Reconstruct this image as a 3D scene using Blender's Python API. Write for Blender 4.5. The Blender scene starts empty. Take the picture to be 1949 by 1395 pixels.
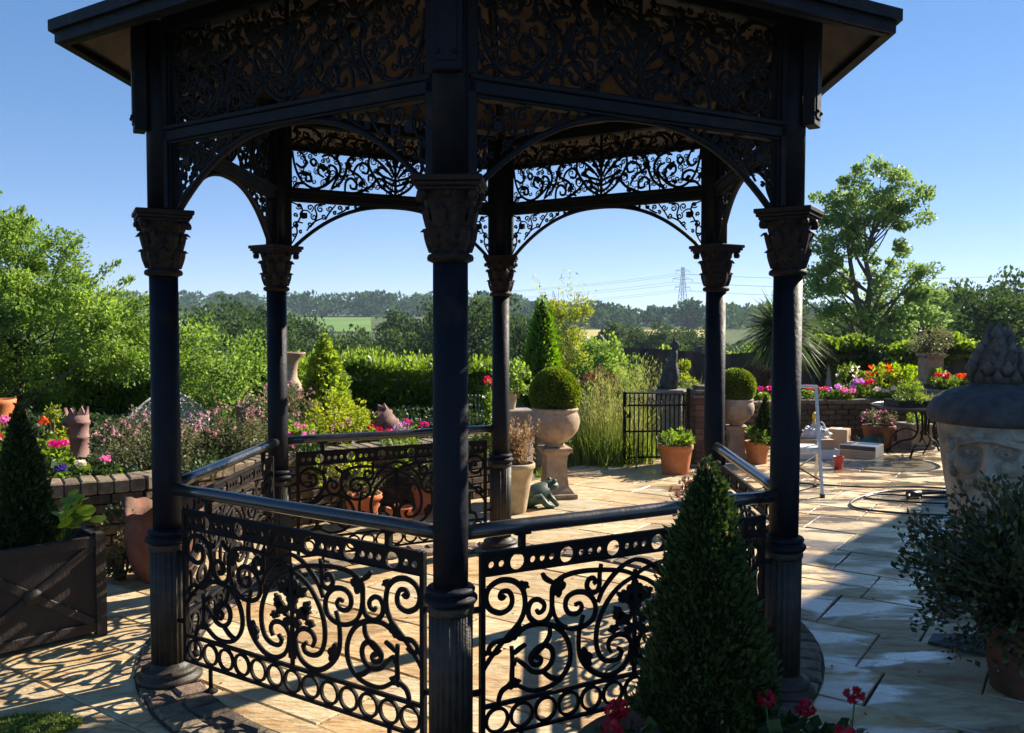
import bpy, math, random
import numpy as np
from mathutils import Vector, Matrix

R = math.radians
rng = np.random.default_rng(7)
random.seed(7)
scene = bpy.context.scene
col = scene.collection

# ------------------------------------------------------------------ camera
cam_d = bpy.data.cameras.new('camera')
cam = bpy.data.objects.new('camera', cam_d); col.objects.link(cam)
cam_d.sensor_fit = 'HORIZONTAL'; cam_d.sensor_width = 36.0
cam_d.lens = 36.0 * 1626.0 / 1949.0
cam_d.clip_start = 0.05; cam_d.clip_end = 9000
cam.location = (0, 0, 1.7)
cam.rotation_euler = (R(90 - 2.614), 0, 0)
cam.rotation_euler.rotate_axis('Z', R(0.147))
scene.camera = cam

# ------------------------------------------------------------------ sky and sun
SUN_AZ = R(34.5)      # from +x (right) towards +y (ahead)
SUN_EL = R(32.5)
sun_dir = Vector((math.cos(SUN_AZ) * math.cos(SUN_EL), math.sin(SUN_AZ) * math.cos(SUN_EL), math.sin(SUN_EL)))
world = bpy.data.worlds.new('World'); scene.world = world; world.use_nodes = True
nt = world.node_tree; nt.nodes.clear()
wo = nt.nodes.new('ShaderNodeOutputWorld'); bg = nt.nodes.new('ShaderNodeBackground')
sky = nt.nodes.new('ShaderNodeTexSky'); sky.sky_type = 'NISHITA'
sky.sun_disc = False; sky.sun_elevation = SUN_EL; sky.sun_rotation = math.pi / 2 - SUN_AZ
sky.altitude = 0; sky.air_density = 0.5; sky.dust_density = 0.0; sky.ozone_density = 3.0
bg.inputs['Strength'].default_value = 0.14
hsv = nt.nodes.new('ShaderNodeHueSaturation'); hsv.inputs['Saturation'].default_value = 1.28; hsv.inputs['Hue'].default_value = 0.515
nt.links.new(sky.outputs[0], hsv.inputs['Color']); gam = nt.nodes.new('ShaderNodeGamma'); gam.inputs['Gamma'].default_value = 0.55
nt.links.new(hsv.outputs[0], gam.inputs['Color']); nt.links.new(gam.outputs[0], bg.inputs['Color']); nt.links.new(bg.outputs[0], wo.inputs['Surface'])
sd = bpy.data.lights.new('sun', 'SUN'); sd.energy = 5.0; sd.angle = R(0.53); sd.color = (1.0, 0.90, 0.745)
so = bpy.data.objects.new('sun', sd); col.objects.link(so)
so.rotation_euler = sun_dir.to_track_quat('Z', 'Y').to_euler(); so.location = (20, 15, 20)
vs = scene.view_settings
vs.view_transform = 'Standard'; vs.look = 'None'; vs.gamma = 1.0; vs.use_curve_mapping = False
vs.exposure = 1.4

# ------------------------------------------------------------------ materials
MATS = {}
def new_mat(name):
    m = bpy.data.materials.new(name); m.use_nodes = True
    m.node_tree.nodes.clear(); MATS[name] = m
    return m, m.node_tree.nodes, m.node_tree.links

def rgb(c): return (c[0], c[1], c[2], 1.0)

def surf(name, c1, c2, scale=8.0, rough=0.7, rough2=None, bump=0.1, bscale=None, metallic=0.0, spec=0.4,
         rand=0.0, detail=5.0, c3=None, dirt=0.0, stretch=None, coat=0.0, bdist=0.01, dcol=(0.035, 0.032, 0.025), dth=(0.42, 0.62)):
    """principled surface: two noise-mixed colours, per-object variation, bump"""
    m, N, L = new_mat(name)
    out = N.new('ShaderNodeOutputMaterial'); b = N.new('ShaderNodeBsdfPrincipled')
    tc = N.new('ShaderNodeTexCoord'); vec = tc.outputs['Object']
    if rand > 0:
        oi = N.new('ShaderNodeObjectInfo')
        off = N.new('ShaderNodeVectorMath'); off.operation = 'SCALE'; off.inputs['Scale'].default_value = 37.0
        cmb = N.new('ShaderNodeCombineXYZ')
        for i in range(3): L.new(oi.outputs['Random'], cmb.inputs[i])
        L.new(cmb.outputs[0], off.inputs[0])
        add = N.new('ShaderNodeVectorMath'); add.operation = 'ADD'
        L.new(vec, add.inputs[0]); L.new(off.outputs[0], add.inputs[1]); vec = add.outputs[0]
    if stretch:
        mp = N.new('ShaderNodeMapping'); mp.inputs['Scale'].default_value = stretch
        L.new(vec, mp.inputs['Vector']); vec = mp.outputs[0]
    nz = N.new('ShaderNodeTexNoise'); nz.inputs['Scale'].default_value = scale; nz.inputs['Detail'].default_value = detail
    nz.inputs['Roughness'].default_value = 0.62
    L.new(vec, nz.inputs['Vector'])
    rp = N.new('ShaderNodeValToRGB'); rp.color_ramp.elements[0].position = 0.33; rp.color_ramp.elements[1].position = 0.68
    rp.color_ramp.elements[0].color = rgb(c1); rp.color_ramp.elements[1].color = rgb(c2)
    if c3:
        e = rp.color_ramp.elements.new(0.5); e.color = rgb(c3)
    L.new(nz.outputs['Fac'], rp.inputs['Fac'])
    colr = rp.outputs['Color']
    if rand > 0:
        hv = N.new('ShaderNodeHueSaturation')
        mr = N.new('ShaderNodeMapRange'); mr.inputs['To Min'].default_value = 1 - rand; mr.inputs['To Max'].default_value = 1 + rand
        L.new(oi.outputs['Random'], mr.inputs['Value']); L.new(mr.outputs[0], hv.inputs['Value'])
        mr2 = N.new('ShaderNodeMapRange'); mr2.inputs['To Min'].default_value = 0.5 - rand * 0.06; mr2.inputs['To Max'].default_value = 0.5 + rand * 0.06
        ml = N.new('ShaderNodeMath'); ml.operation = 'MULTIPLY'; ml.inputs[1].default_value = 7.31
        fr = N.new('ShaderNodeMath'); fr.operation = 'FRACT'
        L.new(oi.outputs['Random'], ml.inputs[0]); L.new(ml.outputs[0], fr.inputs[0]); L.new(fr.outputs[0], mr2.inputs['Value'])
        L.new(mr2.outputs[0], hv.inputs['Hue']); L.new(colr, hv.inputs['Color']); colr = hv.outputs['Color']
    if dirt > 0:
        n3 = N.new('ShaderNodeTexNoise'); n3.inputs['Scale'].default_value = scale * 0.35; n3.inputs['Detail'].default_value = 7
        n3.inputs['Roughness'].default_value = 0.7
        L.new(vec, n3.inputs['Vector'])
        r3 = N.new('ShaderNodeValToRGB'); r3.color_ramp.elements[0].position = dth[0]; r3.color_ramp.elements[1].position = dth[1]
        r3.color_ramp.elements[0].color = (0, 0, 0, 1); r3.color_ramp.elements[1].color = (dirt, dirt, dirt, 1)
        L.new(n3.outputs['Fac'], r3.inputs['Fac'])
        mx = N.new('ShaderNodeMixRGB'); mx.inputs['Color2'].default_value = rgb(dcol)
        L.new(r3.outputs['Color'], mx.inputs['Fac']); L.new(colr, mx.inputs['Color1']); colr = mx.outputs['Color']
    L.new(colr, b.inputs['Base Color'])
    b.inputs['Metallic'].default_value = metallic
    b.inputs['Specular IOR Level'].default_value = spec
    b.inputs['Coat Weight'].default_value = coat
    if rough2 is None: b.inputs['Roughness'].default_value = rough
    else:
        mr3 = N.new('ShaderNodeMapRange'); mr3.inputs['From Min'].default_value = 0.3; mr3.inputs['From Max'].default_value = 0.7
        mr3.inputs['To Min'].default_value = rough; mr3.inputs['To Max'].default_value = rough2
        L.new(nz.outputs['Fac'], mr3.inputs['Value']); L.new(mr3.outputs[0], b.inputs['Roughness'])
    if bump > 0:
        n2 = N.new('ShaderNodeTexNoise'); n2.inputs['Scale'].default_value = bscale or scale * 4; n2.inputs['Detail'].default_value = 4
        L.new(vec, n2.inputs['Vector'])
        bp = N.new('ShaderNodeBump'); bp.inputs['Strength'].default_value = bump; bp.inputs['Distance'].default_value = bdist
        L.new(n2.outputs['Fac'], bp.inputs['Height']); L.new(bp.outputs[0], b.inputs['Normal'])
    L.new(b.outputs[0], out.inputs['Surface'])
    return m

def leafmat(name, dark, light, trans=0.35, rough=0.5, spec=0.35, tcol=None, warm=0.0):
    """leaf: colour from the per-leaf 'tint' attribute, part of the light passes through"""
    m, N, L = new_mat(name)
    out = N.new('ShaderNodeOutputMaterial'); b = N.new('ShaderNodeBsdfPrincipled'); tr = N.new('ShaderNodeBsdfTranslucent')
    at = N.new('ShaderNodeAttribute'); at.attribute_name = 'tint'
    rp = N.new('ShaderNodeValToRGB'); rp.color_ramp.elements[0].color = rgb(dark); rp.color_ramp.elements[1].color = rgb(light)
    L.new(at.outputs['Fac'], rp.inputs['Fac'])
    L.new(rp.outputs[0], b.inputs['Base Color'])
    b.inputs['Roughness'].default_value = rough; b.inputs['Specular IOR Level'].default_value = spec
    hs = N.new('ShaderNodeHueSaturation'); hs.inputs['Hue'].default_value = 0.485; hs.inputs['Saturation'].default_value = 1.1
    hs.inputs['Value'].default_value = 2.1
    L.new(rp.outputs[0], hs.inputs['Color']); L.new(hs.outputs[0], tr.inputs['Color'])
    mx = N.new('ShaderNodeMixShader'); mx.inputs['Fac'].default_value = trans
    L.new(b.outputs[0], mx.inputs[1]); L.new(tr.outputs[0], mx.inputs[2]); L.new(mx.outputs[0], out.inputs['Surface'])
    return m

surf('iron', (0.0030, 0.0045, 0.009), (0.006, 0.008, 0.014), 14, 0.48, 0.68, 0.22, 60, spec=0.16, dirt=0.7, dcol=(0.030, 0.018, 0.012), dth=(0.55, 0.72))
surf('iron_worn', (0.016, 0.013, 0.010), (0.045, 0.036, 0.026), 22, 0.42, 0.6, 0.25, 120, spec=0.3)
surf('iron_rail', (0.014, 0.015, 0.020), (0.030, 0.028, 0.030), 10, 0.24, 0.40, 0.1, 60, spec=0.5, coat=0.5)
surf('bronze', (0.009, 0.007, 0.007), (0.032, 0.019, 0.016), 30, 0.55, 0.7, 0.4, 90, spec=0.15)
surf('iron_black', (0.004, 0.0035, 0.004), (0.010, 0.008, 0.008), 20, 0.55, 0.75, 0.3, 70, spec=0.14, dirt=0.7, dcol=(0.035, 0.019, 0.011), dth=(0.54, 0.70))
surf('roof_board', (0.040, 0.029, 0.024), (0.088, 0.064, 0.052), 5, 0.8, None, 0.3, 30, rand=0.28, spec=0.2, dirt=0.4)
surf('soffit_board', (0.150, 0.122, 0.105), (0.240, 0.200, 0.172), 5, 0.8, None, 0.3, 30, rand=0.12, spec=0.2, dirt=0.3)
surf('roof_felt', (0.030, 0.032, 0.036), (0.055, 0.056, 0.06), 9, 0.85, None, 0.3, 60, rand=0.1)
surf('sett', (0.085, 0.065, 0.046), (0.250, 0.178, 0.110), 16, 0.75, 0.9, 0.7, 60, rand=0.40, dirt=0.5)
surf('mortar', (0.11, 0.085, 0.065), (0.19, 0.15, 0.115), 12, 0.9, None, 0.4, 80)
surf('joint', (0.045, 0.036, 0.028), (0.085, 0.068, 0.052), 12, 0.95, None, 0.4, 80, spec=0.05)
surf('brick', (0.060, 0.040, 0.028), (0.150, 0.095, 0.060), 18, 0.85, None, 0.6, 70, rand=0.35, dirt=0.55)
surf('brick_red', (0.090, 0.042, 0.030), (0.185, 0.085, 0.058), 18, 0.85, None, 0.6, 70, rand=0.25, dirt=0.4)
surf('coping', (0.120, 0.088, 0.058), (0.270, 0.200, 0.130), 14, 0.85, None, 0.5, 60, rand=0.25, dirt=0.55)
surf('stone', (0.31, 0.205, 0.135), (0.50, 0.365, 0.255), 9, 0.8, None, 0.35, 50, dirt=0.25)
surf('stone_face', (0.33, 0.285, 0.215), (0.50, 0.445, 0.35), 6, 0.85, None, 0.6, 40, dirt=0.7, dth=(0.46, 0.64))
surf('stone_dark', (0.035, 0.037, 0.042), (0.085, 0.083, 0.085), 12, 0.9, None, 0.7, 60)
surf('stone_finial', (0.075, 0.07, 0.065), (0.19, 0.17, 0.145), 12, 0.9, None, 0.7, 60, dirt=0.6)
surf('stone_grey', (0.20, 0.17, 0.145), (0.33, 0.29, 0.25), 12, 0.9, None, 0.4, 60, dirt=0.3)
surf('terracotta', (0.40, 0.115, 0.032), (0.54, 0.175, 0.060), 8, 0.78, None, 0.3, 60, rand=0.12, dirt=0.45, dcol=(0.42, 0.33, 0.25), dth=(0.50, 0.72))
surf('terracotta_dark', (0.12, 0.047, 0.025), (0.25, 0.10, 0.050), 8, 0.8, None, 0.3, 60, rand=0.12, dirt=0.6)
surf('chimney_clay', (0.18, 0.095, 0.085), (0.30, 0.17, 0.145), 10, 0.8, None, 0.3, 60, rand=0.1, dirt=0.2)
surf('cream_clay', (0.36, 0.27, 0.16), (0.52, 0.41, 0.26), 8, 0.75, None, 0.2, 50, dirt=0.25)
surf('fence_wood', (0.055, 0.042, 0.034), (0.12, 0.09, 0.070), 6, 0.9, None, 0.4, 40, rand=0.3, stretch=(9, 9, 1))
surf('planter_wood', (0.018, 0.013, 0.010), (0.042, 0.030, 0.023), 7, 0.55, 0.75, 0.35, 40, rand=0.15, stretch=(3, 3, 1))
surf('white_cast', (0.50, 0.47, 0.43), (0.72, 0.70, 0.66), 20, 0.6, None, 0.3, 80, dirt=0.2)
surf('aluminium', (0.52, 0.52, 0.52), (0.68, 0.68, 0.67), 30, 0.35, 0.5, 0.1, 120, metallic=0.7)
surf('cardboard', (0.40, 0.26, 0.15), (0.50, 0.34, 0.21), 5, 0.85, None, 0.1, 60)
surf('paper_white', (0.62, 0.61, 0.58), (0.75, 0.74, 0.72), 5, 0.6, None, 0.05, 60)
surf('paper_blue', (0.08, 0.30, 0.55), (0.14, 0.42, 0.68), 6, 0.45, None, 0.05, 60)
surf('paper_dark', (0.03, 0.03, 0.04), (0.08, 0.07, 0.07), 12, 0.4, None, 0.05, 60)
surf('plastic_bag', (0.42, 0.40, 0.40), (0.74, 0.72, 0.74), 16, 0.25, None, 0.8, 25, bdist=0.03)
surf('plastic_black', (0.012, 0.012, 0.013), (0.022, 0.022, 0.023), 20, 0.4, None, 0.1, 60)
surf('plastic_red', (0.45, 0.05, 0.03), (0.55, 0.07, 0.05), 20, 0.4, None, 0.1, 60)
surf('plastic_yellow', (0.60, 0.40, 0.03), (0.70, 0.48, 0.05), 20, 0.4, None, 0.1, 60)
surf('frog_green', (0.020, 0.045, 0.035), (0.045, 0.085, 0.06), 16, 0.4, 0.6, 0.4, 60)
surf('soil', (0.035, 0.025, 0.018), (0.075, 0.055, 0.038), 20, 0.95, None, 0.8, 60)
surf('bark', (0.060, 0.048, 0.038), (0.135, 0.112, 0.09), 12, 0.9, None, 0.8, 40, stretch=(3, 3, 0.6))
surf('twig', (0.10, 0.065, 0.04), (0.19, 0.13, 0.08), 20, 0.85, None, 0.3, 60)
surf('slate', (0.022, 0.024, 0.030), (0.050, 0.052, 0.060), 9, 0.4, 0.6, 0.2, 50)
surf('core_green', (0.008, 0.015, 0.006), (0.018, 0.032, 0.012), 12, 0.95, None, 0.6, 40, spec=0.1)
surf('lawn', (0.075, 0.115, 0.025), (0.14, 0.19, 0.045), 9, 0.9, None, 0.5, 60, spec=0.2)
surf('terrain', (0.045, 0.075, 0.022), (0.095, 0.125, 0.04), 0.03, 0.95, None, 0.0, spec=0.1)
surf('field_green', (0.10, 0.185, 0.035), (0.15, 0.24, 0.055), 0.02, 0.95, None, 0.0, spec=0.1)
surf('field_straw', (0.36, 0.30, 0.10), (0.46, 0.38, 0.15), 0.03, 0.95, None, 0.0, spec=0.1)
surf('pylon_steel', (0.13, 0.15, 0.18), (0.17, 0.19, 0.22), 0.5, 0.6, None, 0.0)
surf('house_wall', (0.42, 0.36, 0.28), (0.52, 0.45, 0.36), 3, 0.9, None, 0.3, 40)
surf('house_tile', (0.14, 0.07, 0.05), (0.22, 0.11, 0.08), 6, 0.85, None, 0.3, 30)
surf('window_glass', (0.02, 0.025, 0.03), (0.03, 0.035, 0.04), 2, 0.08, None, 0.0, spec=0.6)
surf('trellis_green', (0.03, 0.07, 0.06), (0.05, 0.11, 0.09), 20, 0.5, None, 0.1, 60)

def slab_material():
    """riven sandstone: warm tones per slab, strata streaks, wet patches on the freshly hosed side"""
    m, N, L = new_mat('sandstone')
    out = N.new('ShaderNodeOutputMaterial'); b = N.new('ShaderNodeBsdfPrincipled')
    tc = N.new('ShaderNodeTexCoord'); geo = N.new('ShaderNodeNewGeometry'); oi = N.new('ShaderNodeObjectInfo')
    cmb = N.new('ShaderNodeCombineXYZ')
    for i in range(3): L.new(oi.outputs['Random'], cmb.inputs[i])
    sc = N.new('ShaderNodeVectorMath'); sc.operation = 'SCALE'; sc.inputs['Scale'].default_value = 53.0
    L.new(cmb.outputs[0], sc.inputs[0])
    ad = N.new('ShaderNodeVectorMath'); ad.operation = 'ADD'; L.new(geo.outputs['Position'], ad.inputs[0]); L.new(sc.outputs[0], ad.inputs[1])
    mp = N.new('ShaderNodeMapping'); mp.inputs['Rotation'].default_value = (0, 0, R(34)); mp.inputs['Scale'].default_value = (1.2, 4.0, 1)
    L.new(ad.outputs[0], mp.inputs['Vector'])
    n1 = N.new('ShaderNodeTexNoise'); n1.inputs['Scale'].default_value = 3.0; n1.inputs['Detail'].default_value = 8; n1.inputs['Roughness'].default_value = 0.65
    n1.inputs['Distortion'].default_value = 0.8
    L.new(mp.outputs[0], n1.inputs['Vector'])
    rp = N.new('ShaderNodeValToRGB'); el = rp.color_ramp.elements
    el[0].position = 0.30; el[0].color = (0.30, 0.175, 0.090, 1); el[1].position = 0.70; el[1].color = (0.60, 0.49, 0.34, 1)
    e = el.new(0.42); e.color = (0.47, 0.31, 0.165, 1)
    e = el.new(0.54); e.color = (0.57, 0.43, 0.255, 1)
    L.new(n1.outputs['Fac'], rp.inputs['Fac'])
    hv = N.new('ShaderNodeHueSaturation')
    mr = N.new('ShaderNodeMapRange'); mr.inputs['To Min'].default_value = 0.70; mr.inputs['To Max'].default_value = 1.06
    L.new(oi.outputs['Random'], mr.inputs['Value']); L.new(mr.outputs[0], hv.inputs['Value'])
    ml = N.new('ShaderNodeMath'); ml.operation = 'MULTIPLY'; ml.inputs[1].default_value = 9.77
    fr = N.new('ShaderNodeMath'); fr.operation = 'FRACT'; L.new(oi.outputs['Random'], ml.inputs[0]); L.new(ml.outputs[0], fr.inputs[0])
    m2 = N.new('ShaderNodeMapRange'); m2.inputs['To Min'].default_value = 0.496; m2.inputs['To Max'].default_value = 0.516
    L.new(fr.outputs[0], m2.inputs['Value']); L.new(m2.outputs[0], hv.inputs['Hue'])
    m3 = N.new('ShaderNodeMapRange'); m3.inputs['To Min'].default_value = 1.2; m3.inputs['To Max'].default_value = 0.85
    L.new(fr.outputs[0], m3.inputs['Value']); L.new(m3.outputs[0], hv.inputs['Saturation'])
    L.new(rp.outputs[0], hv.inputs['Color'])
    # small dark specks and grime
    n4 = N.new('ShaderNodeTexNoise'); n4.inputs['Scale'].default_value = 7.0; n4.inputs['Detail'].default_value = 9; n4.inputs['Roughness'].default_value = 0.75
    L.new(ad.outputs[0], n4.inputs['Vector'])
    r4 = N.new('ShaderNodeValToRGB'); r4.color_ramp.elements[0].position = 0.52; r4.color_ramp.elements[0].color = (0, 0, 0, 1)
    r4.color_ramp.elements[1].position = 0.72; r4.color_ramp.elements[1].color = (0.6, 0.6, 0.6, 1)
    L.new(n4.outputs['Fac'], r4.inputs['Fac'])
    mx = N.new('ShaderNodeMixRGB'); mx.inputs['Color2'].default_value = (0.15, 0.10, 0.065, 1)
    L.new(r4.outputs[0], mx.inputs['Fac']); L.new(hv.outputs[0], mx.inputs['Color1'])
    # wet patches: only on the hosed side of the terrace (x > about 1.2 m)
    sx = N.new('ShaderNodeSeparateXYZ'); L.new(geo.outputs['Position'], sx.inputs[0])
    side = N.new('ShaderNodeMapRange'); side.inputs['From Min'].default_value = 1.1; side.inputs['From Max'].default_value = 1.9
    L.new(sx.outputs[0], side.inputs['Value'])
    n5 = N.new('ShaderNodeTexNoise'); n5.inputs['Scale'].default_value = 1.9; n5.inputs['Detail'].default_value = 9; n5.inputs['Roughness'].default_value = 0.6; n5.inputs['Distortion'].default_value = 0.4
    mp5 = N.new('ShaderNodeMapping'); mp5.inputs['Rotation'].default_value = (0, 0, R(30)); mp5.inputs['Scale'].default_value = (0.75, 1.9, 1)
    L.new(geo.outputs['Position'], mp5.inputs['Vector']); L.new(mp5.outputs[0], n5.inputs['Vector'])
    r5 = N.new('ShaderNodeValToRGB'); r5.color_ramp.elements[0].position = 0.47; r5.color_ramp.elements[1].position = 0.54
    L.new(n5.outputs['Fac'], r5.inputs['Fac'])
    wet = N.new('ShaderNodeMath'); wet.operation = 'MULTIPLY'; L.new(r5.outputs[0], wet.inputs[0]); L.new(side.outputs[0], wet.inputs[1])
    dk = N.new('ShaderNodeMixRGB'); dk.blend_type = 'MULTIPLY'; dk.inputs['Color2'].default_value = (0.62, 0.62, 0.65, 1)
    L.new(wet.outputs[0], dk.inputs['Fac']); L.new(mx.outputs[0], dk.inputs['Color1']); L.new(dk.outputs[0], b.inputs['Base Color'])
    rr = N.new('ShaderNodeMapRange'); rr.inputs['To Min'].default_value = 0.68; rr.inputs['To Max'].default_value = 0.16
    L.new(wet.outputs[0], rr.inputs['Value']); L.new(rr.outputs[0], b.inputs['Roughness'])
    L.new(wet.outputs[0], b.inputs['Coat Weight']); b.inputs['Coat Roughness'].default_value = 0.17; b.inputs['Coat IOR'].default_value = 2.3
    b.inputs['Specular IOR Level'].default_value = 0.5
    n6 = N.new('ShaderNodeTexNoise'); n6.inputs['Scale'].default_value = 9.0; n6.inputs['Detail'].default_value = 7; n6.inputs['Roughness'].default_value = 0.6
    L.new(mp.outputs[0], n6.inputs['Vector'])
    bs = N.new('ShaderNodeMapRange'); bs.inputs['To Min'].default_value = 0.8; bs.inputs['To Max'].default_value = 0.16
    L.new(wet.outputs[0], bs.inputs['Value'])
    bp = N.new('ShaderNodeBump'); bp.inputs['Distance'].default_value = 0.022
    L.new(bs.outputs[0], bp.inputs['Strength']); L.new(n6.outputs['Fac'], bp.inputs['Height']); L.new(bp.outputs[0], b.inputs['Normal'])
    bc = N.new('ShaderNodeBump'); bc.inputs['Distance'].default_value = 0.008; bc.inputs['Strength'].default_value = 0.3
    L.new(n6.outputs['Fac'], bc.inputs['Height']); L.new(bc.outputs[0], b.inputs['Coat Normal'])
    L.new(b.outputs[0], out.inputs['Surface'])
slab_material()

leafmat('leaf_spring', (0.105, 0.170, 0.024), (0.220, 0.295, 0.045), 0.5)
leafmat('leaf_bright', (0.050, 0.095, 0.018), (0.135, 0.205, 0.035), 0.42)
leafmat('leaf_tree', (0.065, 0.130, 0.024), (0.180, 0.275, 0.055), 0.48)
leafmat('leaf_airy', (0.075, 0.135, 0.038), (0.175, 0.260, 0.080), 0.45)
leafmat('leaf_box', (0.012, 0.030, 0.008), (0.040, 0.075, 0.016), 0.22, 0.55)
leafmat('leaf_ball', (0.045, 0.085, 0.012), (0.150, 0.205, 0.020), 0.42, 0.5)
leafmat('leaf_hedge', (0.045, 0.095, 0.014), (0.155, 0.235, 0.034), 0.45, 0.45)
leafmat('leaf_gold', (0.130, 0.180, 0.020), (0.260, 0.300, 0.040), 0.48)
leafmat('leaf_lime', (0.115, 0.210, 0.015), (0.190, 0.300, 0.025), 0.5)
leafmat('leaf_mid', (0.022, 0.050, 0.014), (0.075, 0.125, 0.030), 0.25, 0.7, 0.2)
leafmat('leaf_far', (0.018, 0.055, 0.018), (0.065, 0.130, 0.036), 0.2, 0.8, 0.1)
leafmat('leaf_olive', (0.055, 0.065, 0.030), (0.130, 0.135, 0.060), 0.35)
leafmat('leaf_jade', (0.020, 0.036, 0.010), (0.062, 0.088, 0.026), 0.15, 0.35, 0.5)
leafmat('leaf_sword', (0.035, 0.070, 0.020), (0.105, 0.150, 0.045), 0.3, 0.6, 0.2)
leafmat('leaf_conifer', (0.050, 0.120, 0.012), (0.120, 0.235, 0.024), 0.45)
leafmat('leaf_dry', (0.14, 0.085, 0.040), (0.27, 0.19, 0.085), 0.35)
leafmat('leaf_grass', (0.085, 0.125, 0.028), (0.25, 0.255, 0.085), 0.4)
leafmat('leaf_lawn', (0.080, 0.130, 0.020), (0.170, 0.225, 0.045), 0.4)
leafmat('leaf_bronze', (0.060, 0.030, 0.022), (0.150, 0.070, 0.045), 0.35)
leafmat('petal_red', (0.42, 0.008, 0.020), (0.62, 0.020, 0.045), 0.3)
leafmat('petal_deep', (0.26, 0.004, 0.012), (0.42, 0.010, 0.028), 0.3)
leafmat('petal_magenta', (0.50, 0.020, 0.140), (0.68, 0.050, 0.230), 0.3)
leafmat('petal_pink', (0.55, 0.130, 0.300), (0.72, 0.260, 0.450), 0.35)
leafmat('petal_mauve', (0.42, 0.140, 0.420), (0.62, 0.270, 0.620), 0.35)
leafmat('petal_dusky', (0.30, 0.130, 0.150), (0.50, 0.270, 0.280), 0.35)
leafmat('petal_white', (0.60, 0.50, 0.42), (0.76, 0.70, 0.62), 0.35)
leafmat('petal_orange', (0.55, 0.085, 0.015), (0.70, 0.170, 0.030), 0.35)
leafmat('petal_violet', (0.080, 0.030, 0.30), (0.150, 0.060, 0.45), 0.3)

# ------------------------------------------------------------------ object helpers
def tag(o, label=None, cat=None, group=None, kind=None):
    if label: o['label'] = label
    if cat: o['category'] = cat
    if group: o['group'] = group
    if kind: o['kind'] = kind
    return o

def empty(name, loc=(0, 0, 0), rz=0.0, label=None, cat=None, group=None):
    o = bpy.data.objects.new(name, None); col.objects.link(o)
    o.location = loc; o.rotation_euler = (0, 0, rz); o.empty_display_size = 0.1
    return tag(o, label, cat, group)

def link(name, me, parent=None, loc=(0, 0, 0), rz=0.0, rot=None, scale=None):
    o = bpy.data.objects.new(name, me); col.objects.link(o)
    o.parent = parent; o.location = loc; o.rotation_euler = rot if rot else (0, 0, rz)
    if scale: o.scale = scale
    return o

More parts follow.
